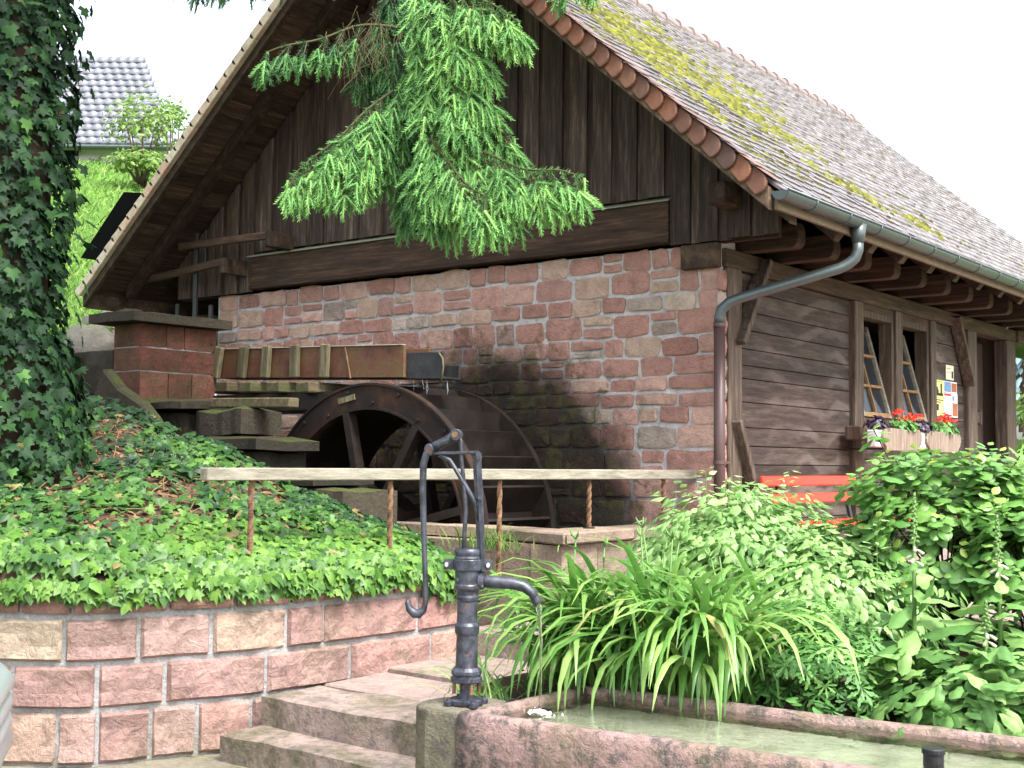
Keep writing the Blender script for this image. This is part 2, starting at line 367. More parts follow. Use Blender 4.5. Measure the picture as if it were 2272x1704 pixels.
def thing(name, label, cat, loc, group=None):
    o = bpy.data.objects.new(name, None); COL.objects.link(o); o.location = loc; o.empty_display_size = .2
    o['label'] = label; o['category'] = cat
    if group: o['group'] = group
    return o

def tag(o, label, cat, group=None):
    o['label'] = label; o['category'] = cat
    if group: o['group'] = group
    return o

class MB:
    def __init__(s): s.v = []; s.f = []; s.t = []
    def add(s, vs, fs, t=0.):
        b = len(s.v); s.v += [tuple(v) for v in vs]; s.f += [tuple(i + b for i in f) for f in fs]; s.t += [t] * len(fs); return s
    def box(s, x0, x1, y0, y1, z0, z1, t=0.):
        return s.add([(x0, y0, z0), (x1, y0, z0), (x1, y1, z0), (x0, y1, z0), (x0, y0, z1), (x1, y0, z1), (x1, y1, z1), (x0, y1, z1)],
                     [(0, 3, 2, 1), (4, 5, 6, 7), (0, 1, 5, 4), (1, 2, 6, 5), (2, 3, 7, 6), (3, 0, 4, 7)], t)
    def beam(s, p0, p1, wd, ht, up=(0, 0, 1), t=0.):
        p0, p1 = V(p0), V(p1); d = (p1 - p0).normalized(); x = d.cross(V(up)).normalized(); z = x.cross(d)
        vs = [p + x * a * wd / 2 + z * b * ht / 2 for p in (p0, p1) for a, b in ((-1, -1), (1, -1), (1, 1), (-1, 1))]
        return s.add(vs, [(0, 1, 2, 3), (7, 6, 5, 4), (0, 4, 5, 1), (1, 5, 6, 2), (2, 6, 7, 3), (3, 7, 4, 0)], t)
    def tube(s, path, rad, seg=10, cap=True, t=0., twist=0, lobes=0):
        path = [V(p) for p in path]; n = len(path)
        if not hasattr(rad, '__len__'): rad = [rad] * n
        vs = []; prev = None
        for i, p in enumerate(path):
            d = (path[min(i + 1, n - 1)] - path[max(i - 1, 0)]).normalized()
            if prev is None:
                a = V((0, 0, 1)) if abs(d.z) < .9 else V((1, 0, 0)); x = d.cross(a).normalized()
            else: x = (prev - d * prev.dot(d)).normalized()
            prev = x; y = d.cross(x)
            for k in range(seg):
                an = 2 * math.pi * k / seg; r = rad[i]
                if lobes: r *= 1 + .22 * math.cos(lobes * an)
                an += twist * i
                vs.append(p + x * (r * math.cos(an)) + y * (r * math.sin(an)))
        fs = []
        for i in range(n - 1):
            for k in range(seg):
                k2 = (k + 1) % seg; fs.append((i * seg + k, i * seg + k2, (i + 1) * seg + k2, (i + 1) * seg + k))
        if cap: fs += [tuple(range(seg))[::-1], tuple(range((n - 1) * seg, n * seg))]
        return s.add(vs, fs, t)
    def lathe(s, prof, c, seg=20, t=0.):
        return s.tube([(c[0], c[1], z) for r, z in prof], [max(r, 1e-4) for r, z in prof], seg, True, t)
    def prism(s, poly, o, ex, ey, en, th, t=0.):
        """poly in (ex,ey) plane at o, extruded th along en"""
        o, ex, ey, en = V(o), V(ex), V(ey), V(en); n = len(poly)
        a = [o + ex * x + ey * y for x, y in poly]; b = [p + en * th for p in a]
        fs = [tuple(range(n))[::-1], tuple(range(n, 2 * n))] + [(i, (i + 1) % n, n + (i + 1) % n, n + i) for i in range(n)]
        return s.add(a + b, fs, t)
    def build(s, name, mat, parent=None, smooth=False, kind=None, bevel=0, tint=False, seg=1):
        o = mk(name, s.v, s.f, mat, parent, s.t if tint else None, smooth, kind)
        if bevel:
            b = o.modifiers.new('bevel', 'BEVEL'); b.width = bevel; b.segments = seg; b.limit_method = 'ANGLE'
        return o

def scatter(name, tv, tf, P, X, Y, Z, sc, tint, mat, parent=None, kind='stuff'):
    """many copies of one small template joined in one mesh"""
    tv = np.asarray(tv, float); P = np.asarray(P, float); n = len(P); k = len(tv)
    sc = np.asarray(sc, float)
    if sc.ndim == 1: sc = np.repeat(sc[:, None], 3, 1)
    vv = P[:, None, :] + tv[None, :, 0:1] * X[:, None, :] * sc[:, None, 0:1] + tv[None, :, 1:2] * Y[:, None, :] * sc[:, None, 1:2] + tv[None, :, 2:3] * Z[:, None, :] * sc[:, None, 2:3]
    li = np.concatenate([np.asarray(f) for f in tf]); ln = np.array([len(f) for f in tf])
    loops = (li[None, :] + (np.arange(n) * k)[:, None]).ravel()
    starts = (np.concatenate([[0], np.cumsum(ln)[:-1]])[None, :] + (np.arange(n) * len(li))[:, None]).ravel()
    me = bpy.data.meshes.new(name)
    me.vertices.add(n * k); me.vertices.foreach_set('co', vv.astype(np.float32).ravel())
    me.loops.add(len(loops)); me.loops.foreach_set('vertex_index', loops.astype(np.int32))
    me.polygons.add(n * len(tf)); me.polygons.foreach_set('loop_start', starts.astype(np.int32))
    a = me.attributes.new('tint', 'FLOAT', 'FACE'); a.data.foreach_set('value', np.repeat(np.asarray(tint, np.float32), len(tf)))
    me.update(calc_edges=True); me.materials.append(MAT[mat])
    return link(name, me, parent, kind)

def nrm(a): return a / np.maximum(np.linalg.norm(a, axis=-1, keepdims=True), 1e-9)
def frames(N, D):
    """unit axes with Z=N and Y=D projected"""
    N = nrm(np.asarray(N, float)); D = np.asarray(D, float)
    Y = nrm(D - N * (D * N).sum(-1, keepdims=True)); X = np.cross(Y, N)
    return X, Y, N

# leaf outlines: (x across, y along, z fold)
def leaf_half(pts, fold=.22, curl=.15):
    """pts: right half outline from base (0,0) to tip (0,1)"""
    vs = [(0, 0, 0), (0, .5, .03)]; L = []; R_ = []
    out = pts[1:-1]
    for x, y in out: vs.append((x, y, -fold * x - curl * y * y))
    for x, y in out: vs.append((-x, y, -fold * x - curl * y * y))
    vs.append((0, 1, -curl)); k = len(out); tip = len(vs) - 1
    right = [0] + list(range(2, 2 + k)) + [tip, 1]
    left = [1, tip] + list(range(2 + 2 * k - 1, 2 + k - 1, -1)) + [0]
    return vs, [tuple(right), tuple(left)]
IVY = leaf_half([(0, 0), (.3, -.2), (.58, .08), (.32, .24), (.42, .55), (.14, .58), (0, 1)], .25, .1)
IVY2 = leaf_half([(0, 0), (.26, -.16), (.45, .1), (.36, .4), (.2, .7), (0, 1)], .3, .2)
POINTED = leaf_half([(0, 0), (.14, .1), (.25, .34), (.2, .55), (.1, .78), (0, 1)], .3, .25)
OVATE = leaf_half([(0, 0), (.2, .12), (.32, .36), (.24, .68), (0, 1)], .3, .22)
BROAD = leaf_half([(0, 0), (.26, .1), (.42, .36), (.34, .68), (.12, .92), (0, 1)], .2, .2)
FOXL = leaf_half([(0, 0), (.16, .08), (.33, .3), (.3, .55), (.14, .85), (0, 1)], .35, .5)
LANCE = leaf_half([(0, 0), (.12, .12), (.2, .36), (.14, .7), (0, 1)], .35, .3)
def leaf_grid(ws, fold=.25, curl=.3, wave=.03, nc=2):
    """leaf blade as a small grid: half widths ws from base to tip"""
    vs = []; fs = []; n = len(ws); W_ = 2 * nc + 1
    for i, w_ in enumerate(ws):
        y = i / (n - 1)
        for k in range(-nc, nc + 1):
            x = w_ * k / nc; a = abs(k) / nc
            vs.append((x, y - .03 * a * (1 - y), -fold * w_ * a ** .8 - curl * y * y + wave * math.sin(i * 2.1) * a * a))
    for i in range(n - 1):
        for k in range(2 * nc):
            a = i * W_ + k; fs.append((a, a + 1, a + W_ + 1, a + W_))
    return vs, fs
BROAD = leaf_grid([.012, .24, .38, .42, .37, .24, .004], .25, .28, .025)
FOXL = leaf_grid([.02, .12, .25, .33, .34, .29, .19, .004], .35, .5, .05)
OVATE2 = leaf_grid([.008, .17, .27, .24, .12, .003], .3, .28, .02, 1)
SMOOTH = {id(BROAD), id(FOXL), id(OVATE2)}
def palm(lobes=7):
    vs = [(0, 0, 0)]; fs = []
    for i in range(lobes):
        a = math.radians(-135 + 270 * i / (lobes - 1)); d = (math.sin(a), math.cos(a)); q = (d[1], -d[0])
        L = 1 - .25 * abs(i - (lobes - 1) / 2) / (lobes / 2)
        b = len(vs)
        for u, v_ in ((.25, .05), (.5, .16), (.62, .3), (.7, .13), (.86, .17), (1, 0), (.86, -.17), (.7, -.13), (.62, -.3), (.5, -.16), (.25, -.05)):
            vs.append((d[0] * u * L + q[0] * v_ * .5, d[1] * u * L + q[1] * v_ * .5, -.25 * (u * L) ** 2 + .05 * (abs(v_) < .01)))
        fs.append(tuple([0] + list(range(b, b + 11))))
    return vs, fs
PALM = palm()

def foliage(name, tmpl, P, N, D, size, tint, mat, parent=None, kind='stuff'):
    X, Y, Z = frames(N, D)
    o = scatter(name, tmpl[0], tmpl[1], P, X, Y, Z, size, tint, mat, parent, kind)
    if id(tmpl) in SMOOTH: o.data.polygons.foreach_set('use_smooth', np.ones(len(o.data.polygons), dtype=bool))
    return o

def rough_block(c, ex, ey, en, w_, h_, dep, seed, nx=5, nz=3, amp=.02, inset=.012):
    """stone with a rock-faced front: c centre of the front plane, ex right, ey up, en outward"""
    c, ex, ey, en = V(c), V(ex), V(ey), V(en); vs = []; fs = []
    for j in range(nz + 1):
        for i in range(nx + 1):
            u = i / nx; v_ = j / nz; edge = i in (0, nx) or j in (0, nz)
            x = (u - .5) * w_; y = (v_ - .5) * h_
            p = V((x * 7 + seed * 13.7, y * 9 + seed * 3.1, seed))
            k = noise.noise(p); k2 = noise.noise(p * 3.1)
            o = (amp * (.75 + k * .9 + k2 * .4) if not edge else 0)
            jit = .006 * noise.noise(p * 5)
            vs.append(c + ex * (x + (jit if i in (0, nx) else jit * 2)) + ey * (y + jit) + en * (o - (0 if not edge else inset * .3)))
    W = nx + 1
    for j in range(nz):
        for i in range(nx):
            a = j * W + i; fs.append((a, a + 1, a + W + 1, a + W))
    ring = [i for i in range(W)] + [j * W + nx for j in range(1, nz + 1)] + [nz * W + i for i in range(nx - 1, -1, -1)] + [j * W for j in range(nz - 1, 0, -1)]
    b = len(vs); n = len(ring)
    vs += [vs[i] - en * dep for i in ring]
    fs += [(ring[(k + 1) % n], ring[k], b + k, b + (k + 1) % n) for k in range(n)]
    return vs, fs

# ================================================================== SETTING
def struct(o): o['kind'] = 'structure'; return o

# ground sheet with a hole for the wheel pit
g = MB()
xs = [-400, -4.6, -.45, 400]; ys = [-300, -1.85, 0.35, 600]
for i in range(3):
    for j in range(3):
        if i == 1 and j == 1: continue
        g.add([(xs[i], ys[j], 0), (xs[i + 1], ys[j], 0), (xs[i + 1], ys[j + 1], 0), (xs[i], ys[j + 1], 0)], [(0, 1, 2, 3)])
struct(g.build('ground', 'court'))
pit = MB().add([(-4.6, -1.85, 0), (-.45, -1.85, 0), (-.45, .35, 0), (-4.6, .35, 0), (-4.6, -1.85, -.7), (-.45, -1.85, -.7), (-.45, .35, -.7), (-4.6, .35, -.7)],
               [(4, 5, 6, 7), (0, 1, 5, 4), (1, 2, 6, 5), (2, 3, 7, 6), (3, 0, 4, 7)])
struct(pit.build('wheel_pit', 'pit'))

def heightmesh(name, X, Y, fz, mat):
    vs = [(x, y, fz(x, y)) for y in Y for x in X]; W = len(X)
    fs = [(j * W + i, j * W + i + 1, (j + 1) * W + i + 1, (j + 1) * W + i) for j in range(len(Y) - 1) for i in range(W - 1)]
    return struct(mk(name, vs, fs, mat, smooth=True))

def hill_z(x, y):
    s = (x + 6) * -.82 + (min(y, 18) + 1) * .57
    z = 2.15 + .30 * s if s > 0 else 2.15 + .45 * s
    return max(z, -.05) + .12 * noise.noise(V((x * .35, y * .35, 3)))
heightmesh('hill', list(np.linspace(-120, -20, 26)) + list(np.linspace(-19, -6.62, 34)), list(np.linspace(-40, -4, 20)) + list(np.linspace(-3.5, 20, 40)) + list(np.linspace(22, 90, 20)), hill_z, 'hill')
heightmesh('lawn', np.linspace(-6.6, 90, 50), np.linspace(10.6, 200, 50), lambda x, y: .62 + .004 * (y - 10), 'hill')

def bed_z(x, y):
    t = min(max((y + 4.05) / 2.4, 0), 1)
    return .42 + .27 * t + .03 * noise.noise(V((x * 3, y * 3, 0)))
heightmesh('planting_bed', np.linspace(.75, 7.5, 40), np.linspace(-4.06, -1.3, 22), bed_z, 'soil')
t_ = MB().box(-.45, 9, -1.32, 11, .3, .7); struct(t_.build('terrace', 'terrace'))

# ================================================================== MILL HOUSE
RX, RZ, SR, SL = -3.15, 7.18, .873, .82          # ridge and slopes
Y0, Y1 = -.9, 10.15
def roof_r(x): return RZ - SR * (x - RX)
def roof_l(x): return RZ - SL * (RX - x)
def roof_z(x): return roof_r(x) if x > RX else roof_l(x)
house = thing('mill_house', 'timber and red sandstone mill house with moss-grown tiled roof', 'house', (-3.2, 3.9, .7))

# --- gable masonry
gw = MB().box(-6.4, -.02, .035, .28, .0, 3.47).build('gable_wall', 'mortar', house)
stones = []
z = .62; row = 0
while z < 3.44:
    h = rnd.choice([.13, .15, .17, .19, .21, .15])
    if z < 1.7: h *= 1.18
    if z + h > 3.40: h = 3.455 - z
    x = -6.36 + rnd.uniform(-.2, 0)
    while x < -.03:
        wd = rnd.uniform(.17, .44) * (1.15 if z < 1.7 else 1)
        if x + wd > -.2: wd = -.015 - x
        x0 = max(x, -6.38)
        if rnd.random() < .22 and h > .15 and wd < .36:
            hh = h * rnd.uniform(.4, .6); stones.append((x0, x + wd, z, z + hh)); stones.append((x0, x + wd, z + hh, z + h))
        else: stones.append((x0, x + wd, z + rnd.uniform(-.016, .012), z + h + rnd.uniform(-.014, .012)))
        x += wd
    z += h; row += 1
def stone_mesh(x0, x1, z0, z1, seed, y=.035, gap=.0105):
    r2 = random.Random(seed); cx, cz = (x0 + x1) / 2, (z0 + z1) / 2; a, b = (x1 - x0) / 2 - gap, (z1 - z0) / 2 - gap
    a = max(a, .02); b = max(b, .018)
    pts = []
    for ux, uz in ((-1, -.7), (-.84, -1), (0, -1.03), (.86, -1), (1, -.72), (1, .7), (.84, 1), (.1, 1.03), (-.86, 1), (-1, .72)):
        kx = min(a, b) * .13
        pts.append((cx + ux * a + r2.uniform(-kx, kx), cz + uz * b + r2.uniform(-kx, kx)))
    n = len(pts); o = r2.uniform(.006, .022); vs = [(px, y + .01, pz) for px, pz in pts]
    vs += [(cx + (px - cx) * .985, y - o * .8, cz + (pz - cz) * .97) for px, pz in pts]
    vs += [(cx + (px - cx) * r2.uniform(.72, .86), y - o - r2.uniform(-.003, .006), cz + (pz - cz) * r2.uniform(.7, .84)) for px, pz in pts]
    vs.append((cx + r2.uniform(-.3, .3) * a, y - o - r2.uniform(.0, .007), cz + r2.uniform(-.3, .3) * b))
    fs = []
    for l in (0, n):
        fs += [(l + i, l + (i + 1) % n, l + n + (i + 1) % n, l + n + i) for i in range(n)]
    fs += [(2 * n + i, 2 * n + (i + 1) % n, 3 * n) for i in range(n)]
    return vs, fs
def hidden(s):
    x, zz = (s[0] + s[1]) / 2, (s[2] + s[3]) / 2
    return (zz < 1.15 and x < -.9) or ((x + 2.7) ** 2 + (zz - .97) ** 2 < 1.0) or (x < -4.2 and zz < 2.3)
vis = [s for s in stones if not hidden(s)]; hid = [s for s in stones if hidden(s)]
vis.sort(key=lambda s: -(s[1] - s[0]) * (s[3] - s[2])); hid += vis[300:]; vis = vis[:300]
for i, s in enumerate(vis):
    vs, fs = stone_mesh(*s, i); mk('stone', vs, fs, 'gable_stone', gw)
b = MB()
for i, s in enumerate(hid):
    vs, fs = stone_mesh(*s, 1000 + i); b.add(vs, fs, rnd.random())
b.build('smaller_stones', 'gable_stone', gw, kind='stuff', tint=True)
# stone return at the corner
for k in range(14):
    zz = .7 + k * .18
    vs, fs = rough_block((.012, .10, zz + .09), (0, 1, 0), (0, 0, 1), (1, 0, 0), .17, .165, .05, 300 + k, 3, 2, .01); mk('stone', vs, fs, 'gable_stone', gw, smooth=True)

# --- tie beam band, flashing, gable boards
MB().box(-5.76, -.47, -.06, .03, 3.475, 3.835).build('tie_beam', 'beam_x', house, bevel=.008)
MB().add([(-5.8, -.085, 3.838), (-.45, -.085, 3.838), (-.45, .03, 3.885), (-5.8, .03, 3.885), (-5.8, -.085, 3.825), (-.45, -.085, 3.825), (-.45, .03, 3.86), (-5.8, .03, 3.86)],
         [(0, 1, 2, 3), (4, 7, 6, 5), (0, 4, 5, 1), (1, 5, 6, 2), (3, 7, 4, 0)]).build('flashing', 'flashing', house)
MB().box(-5.77, -.46, -.075, -.061, 3.475, 3.52).build('beam_moulding', 'beam_x', house, bevel=.004)
x = -7.0; k = 0
while x < .5:
    wd = rnd.uniform(.10, .15) if k % 2 else rnd.uniform(.13, .18); x1 = min(x + wd, .52)
    yo = -.028 if k % 2 == 0 else 0.0
    z0 = 3.88 if -5.77 < (x + x1) / 2 < -.47 else (3.45 if x < 0 else 3.46)
    xa, xb = (x - .02, x1 + .02) if k % 2 == 0 else (x + .004, x1 - .004)
    ta, tb = roof_z(xa) - .17, roof_z(xb) - .17
    if (xa < RX < xb): ta = tb = min(ta, tb)
    if max(ta, tb) > z0 + .05:
        ta = max(ta, z0 + .01); tb = max(tb, z0 + .01)
        m_ = MB().add([(xa, yo - .026, z0), (xb, yo - .026, z0), (xb, yo, z0), (xa, yo, z0), (xa, yo - .026, ta), (xb, yo - .026, tb), (xb, yo, tb), (xa, yo, ta)],
                      [(0, 3, 2, 1), (4, 5, 6, 7), (0, 1, 5, 4), (1, 2, 6, 5), (2, 3, 7, 6), (3, 0, 4, 7)])
        m_.build('board', 'gable_wood', house)
    x = x1; k += 1
# solid backing behind the boards
pb = [(-7.05, 3.44), (.5, 3.44), (.5, roof_r(.5) - .2), (RX, RZ - .2), (-7.05, roof_l(-7.05) - .2)]
MB().prism(pb, (0, .035, 0), (1, 0, 0), (0, 0, 1), (0, 1, 0), .05).build('gable_backing', 'beam_x', house)

# --- side wall: posts, plate, planks, windows, door
MB().box(-.16, .03, .05, 7.86, 3.245, 3.40).build('wall_plate', 'beam_y', house, bevel=.01)
MB().box(-.36, -.01, -.045, .03, 3.235, 3.44).build('plate_end', 'rafter_wood', house, bevel=.008)
def zpost(n, y0, y1, z0, z1, x0=-.13, x1=.02, mat='post_z'): return MB().box(x0, x1, y0, y1, z0, z1).build(n, mat, house, bevel=.008)
zpost('corner_post', .07, .30, .7, 3.244, -.13, .035)
zpost('window_post', 2.65, 2.86, .7, 3.244, -.13, .035)
zpost('window_post', 3.73, 3.91, 1.9, 3.244, -.13, .03)
zpost('window_post', 4.76, 4.92, 1.9, 3.244, -.13, .03)
zpost('door_post', 5.98, 6.29, .7, 3.244, -.13, .035)
zpost('door_post', 7.46, 7.82, .7, 3.244, -.13, .035)
def brace(p0, p1): MB().beam(p0, p1, .06, .13, (1, 0, 0)).build('brace', 'post_z', house, bevel=.006)
brace((.05, .70, 3.37), (.05, .20, 2.62)); brace((.05, .14, 1.98), (.05, .43, 1.40))
brace((.05, 5.48, 3.35), (.05, 5.98, 2.58)); 
def planks(y0, y1, zs, x=-.03):
    for a, c in zip(zs[:-1], zs[1:]):
        MB().box(x - .05, x + rnd.uniform(-.004, .004), y0, y1, a + .003, c - .003).build('plank', 'side_plank', house, bevel=.004)
ZS = [.7, .92, 1.14, 1.30, 1.46, 1.616, 1.774, 1.932, 2.146, 2.345, 2.46, 2.60, 2.76, 2.92, 3.09, 3.243]
planks(.302, 2.648, ZS)
planks(2.862, 4.758, [.7, .95, 1.2, 1.45, 1.68, 1.9])
planks(4.922, 5.978, [.7, .95, 1.2, 1.45, 1.7, 1.93, 2.15, 2.36, 2.58, 2.8, 3.02, 3.243])
MB().box(-.16, .05, 2.862, 4.76, 1.9, 2.06).build('window_sill_beam', 'beam_y', house, bevel=.01)
MB().box(.036, .2, 2.38, 2.78, 1.865, 2.0).build('sill_bracket', 'post_z', house, bevel=.01)
def window(y0, y1, z0, z1):
    fr = MB()
    fr.box(-.14, .0, y0, y0 + .06, z0, z1).box(-.14, .0, y1 - .06, y1, z0, z1).box(-.14, 0, y0 + .061, y1 - .061, z1 - .07, z1).box(-.14, .0, y0 + .061, y1 - .061, z0, z0 + .04)
    wo = fr.build('window', 'post_z', house, bevel=.004)
    ya, yb, za, H = y0 + .065, y1 - .065, z0 + .045, z1 - z0 - .12
    th = math.radians(15); up = V((-math.sin(th), 0, math.cos(th))); n = V((math.cos(th), 0, math.sin(th)))
    def sb(nm, ya_, yb_, a, c, mat, d=.035):
        o = V((-.03, 0, za)); vs = []
        for off in (0, d):
            for yy, hh in ((ya_, a), (yb_, a), (yb_, c), (ya_, c)): vs.append(o + V((0, yy, 0)) + up * hh + n * off)
        mk(nm, vs, [(3, 2, 1, 0), (4, 5, 6, 7), (0, 1, 5, 4), (1, 2, 6, 5), (2, 3, 7, 6), (3, 0, 4, 7)], mat, wo)
    sb('sash_stile', ya, ya + .05, 0, H, 'rail_wood'); sb('sash_stile', yb - .05, yb, 0, H, 'rail_wood')
    sb('sash_rail', ya + .051, yb - .051, 0, .05, 'window_wood'); sb('sash_rail', ya + .051, yb - .051, H - .05, H, 'post_z')
    my = (ya + yb) / 2
    sb('glazing_bar', my - .013, my + .013, .051, H - .051, 'window_wood', .03)
    for k in (1, 2):
        hh = H * k / 3
        sb('glazing_bar', ya + .051, my - .014, hh - .014, hh + .014, 'window_wood', .037); sb('glazing_bar', my + .014, yb - .051, hh - .014, hh + .014, 'window_wood', .037)
    hs_ = [.05, H / 3, 2 * H / 3, H - .05]
    for k in range(3):
        for a, c in ((ya + .05, my - .013), (my + .013, yb - .05)):
            sb('pane', a, c, hs_[k] + .015, hs_[k + 1] - .015, 'glass', .006)
window(2.862, 3.728, 2.06, 3.18); window(3.912, 4.758, 2.06, 3.18)
MB().box(-.13, 0, 2.862, 3.728, 3.181, 3.243).build('lintel', 'beam_y', house); MB().box(-.13, 0, 3.912, 4.758, 3.181, 3.243).build('lintel', 'beam_y', house)
# door
dr = MB().box(-.36, -.32, 6.292, 7.458, .7, 3.243).build('door', 'gable_wood', house)
yy = 6.295
for wd in (.36, .52, .27):
    MB().box(-.319, -.29 + (.02 if wd == .27 else 0), yy, yy + wd - .004, .72, 3.2).build('door_board', 'gable_wood', dr, bevel=.004); yy += wd
MB().box(-.29, -.2, 6.8, 7.1, 2.17, 2.31).build('latch_box', 'slope_wood', dr, bevel=.01)
MB().box(-.27, -.2, 7.12, 7.2, 2.15, 2.33).build('latch_plate', 'post_z', dr, bevel=.01)
# rest of the shell
MB().box(-6.5, -.14, 7.7, 7.85, .7, 3.4).build('rear_wall', 'interior', house)
MB().box(-6.55, -6.38, .42, 7.85, .7, 3.44).build('outer_wall', 'interior', house)
MB().box(-6.38, -.17, .42, 7.7, 3.30, 3.36).build('ceiling', 'interior', house)
MB().box(-6.38, -.17, .42, 7.7, .62, .72).build('room_floor', 'interior', house)
MB().box(-.16, .0, .302, 7.86, .55, .7).build('base_sill', 'gable_stone', house)
# far gable
pb = [(-7.05, 3.44), (.5, 3.44), (.5, roof_r(.5) - .2), (RX, RZ - .2), (-7.05, roof_l(-7.05) - .2)]
MB().prism(pb, (0, 7.75, 0), (1, 0, 0), (0, 0, 1), (0, 1, 0), .08).build('rear_gable', 'gable_wood', house)
for yy in (9.7,):
    MB().box(-.1, .06, yy, yy + .16, .7, 3.245).build('porch_post', 'post_z', house, bevel=.01)
MB().box(-.1, .06, 7.87, 9.9, 3.246, 3.4).build('porch_plate', 'beam_y', house)

# --- joist tails with rounded ends, rafters
ty = .34; k = 0
while ty < 9.9:
    poly = [(-.12, .0), (.40, .0)] + [(.46 + .06 * math.sin(a), .07 - .07 * math.cos(a)) for a in np.linspace(.2, math.pi / 2, 4)] + [(.52, .15), (.50, .21), (-.12, .21)]
    MB().prism(poly, (0, ty, 3.402), (1, 0, 0), (0, 0, 1), (0, 1, 0), .15).build('joist_tail', 'beam_x', house, bevel=.008)
    d = V((1, 0, -SR)).normalized()
    MB().beam(V((RX + .1, ty + .075, roof_r(RX + .1) - .2)), V((.86, ty + .075, roof_r(.86) - .2)), .11, .14).build('rafter', 'rafter_wood', house)
    ty += .70; k += 1

# --- roof decks
def slope_box(xa, xb, fz, off_top, off_bot, y0, y1):
    return MB().add([(xa, y0, fz(xa) - off_bot), (xb, y0, fz(xb) - off_bot), (xb, y1, fz(xb) - off_bot), (xa, y1, fz(xa) - off_bot),
                     (xa, y0, fz(xa) - off_top), (xb, y0, fz(xb) - off_top), (xb, y1, fz(xb) - off_top), (xa, y1, fz(xa) - off_top)],
                    [(0, 3, 2, 1), (4, 5, 6, 7), (0, 1, 5, 4), (1, 2, 6, 5), (2, 3, 7, 6), (3, 0, 4, 7)])
roof = slope_box(RX, .93, roof_r, .04, .075, Y0 + .03, Y1 - .03).build('roof', 'soffit_wood', house)
roofL = slope_box(-7.62, RX, roof_l, .04, .075, Y0 + .03, Y1 - .03).build('roof', 'soffit_wood', house)
# soffit boards under the two verges
for side in (0, 1):
    s = .12
    while s < 5.55:
        wd = rnd.uniform(.16, .24); c0 = math.cos(math.atan(SL if side == 0 else SR))
        fz = roof_l if side == 0 else roof_r; sg = -1 if side == 0 else 1
        xa, xb = RX + sg * s * c0, RX + sg * min(s + wd - .012, 5.6) * c0
        if side == 1 and xb > .9: break
        if side == 0 and xb < -7.6: break
        ob = .10 + rnd.uniform(0, .016)
        slope_box(min(xa, xb), max(xa, xb), fz, .076, ob, Y0 + .07, .06 if side == 0 else .03).build('soffit_board', 'soffit_wood', house)
        s += wd
# barge boards and verge rafters
for side in (0, 1):
    fz = roof_l if side == 0 else roof_r; xe = -7.62 if side == 0 else .88
    slope_box(min(xe, RX), max(xe, RX), fz, .03, .2, Y0 - .005, Y0 + .055).build('barge_board', 'slope_wood' if side else 'rafter_wood', house, bevel=.006)
    slope_box(min(xe * .97, RX), max(xe * .97, RX), fz, .118, .26, -.50, -.38).build('verge_rafter', 'rafter_wood', house, bevel=.006)
# purlin ends under the verge
for px, pz in ((.14, 3.78),):
    MB().box(px - .08, px + .08, -.34, -.03, pz - .09, pz + .09).build('purlin_end', 'rafter_wood', house, bevel=.01)
# left eave board, underside beam
MB().box(-7.64, -7.58, Y0 + .05, Y1, roof_l(-7.6) - .22, roof_l(-7.6) - .045).build('eave_board', 'rafter_wood', house)
MB().box(.90, .93, Y0 + .05, Y1, 3.47, 3.56).build('fascia_board', 'fascia', house)

# --- plain tiles on the right slope
th = math.atan(SR); dn = np.array([math.cos(th), 0, -math.sin(th)]); up_n = np.array([math.sin(th), 0, math.cos(th)])
TW, EXPO, TL, TT = .168, .145, .235, .021
def tile_template():
    pts = [(-TW / 2 + .003, 0), (TW / 2 - .003, 0), (TW / 2 - .003, TL * .86), (TW * .3, TL * .965), (0, TL), (-TW * .3, TL * .965), (-TW / 2 + .003, TL * .86)]
    n = len(pts); vs = [(x, y, TT) for x, y in pts] + [(x, y, 0) for x, y in pts]
    fs = [tuple(range(n))[::-1]] + [(i, (i + 1) % n, n + (i + 1) % n, n + i) for i in range(n)]
    return vs, fs
TV, TF = tile_template()
slope_len = (.97 - RX) / math.cos(th); tiles = []
nrow = int(slope_len / EXPO) + 1
for rI in range(nrow):
    s = slope_len - TL - rI * EXPO
    if s < -.06: break
    yy = Y0 + .02 + (TW / 2 if rI % 2 else 0) + TW / 2
    while yy < Y1 - .02:
        x = RX + s * math.cos(th); zt = roof_r(x)
        tiles.append((x + rnd.uniform(-.006, .006), yy + rnd.uniform(-.004, .004), zt - .018 + rnd.uniform(-.002, .005), rnd.uniform(-.035, .035), rnd.uniform(.0, .03)))
        yy += TW
tiles = [t for t in tiles]
cp = np.array(CAM)
tiles.sort(key=lambda t: (t[0] - cp[0]) ** 2 + (t[1] - cp[1]) ** 2 + (t[2] - cp[2]) ** 2)
tilt = .062
def tile_axes(rot, lift):
    a = tilt + lift; d2 = dn * math.cos(a) + up_n * math.sin(a); n2 = up_n * math.cos(a) - dn * math.sin(a)
    x2 = np.array([0, 1., 0]); X = x2 * math.cos(rot) + d2 * math.sin(rot); Y = d2 * math.cos(rot) - x2 * math.sin(rot)
    return X, Y, n2
tme = bpy.data.meshes.new('tile'); tme.from_pydata(TV, [], TF); tme.materials.append(MAT['roof_tile']); tme.update()
for (x, y, z_, r, l) in tiles[:300]:
    X, Y, Zn = tile_axes(r, l); o = link('tile', tme, roof)
    mm = Matrix((X, Y, Zn)).transposed().to_4x4(); mm.translation = (x, y, z_); o.matrix_basis = mm
rest = tiles[300:]
A = [tile_axes(t[3], t[4]) for t in rest]
scatter('tile_courses', TV, TF, [t[:3] for t in rest], np.array([a[0] for a in A]), np.array([a[1] for a in A]), np.array([a[2] for a in A]), np.ones(len(rest)), rng.random(len(rest)), 'roof_tile', roof)
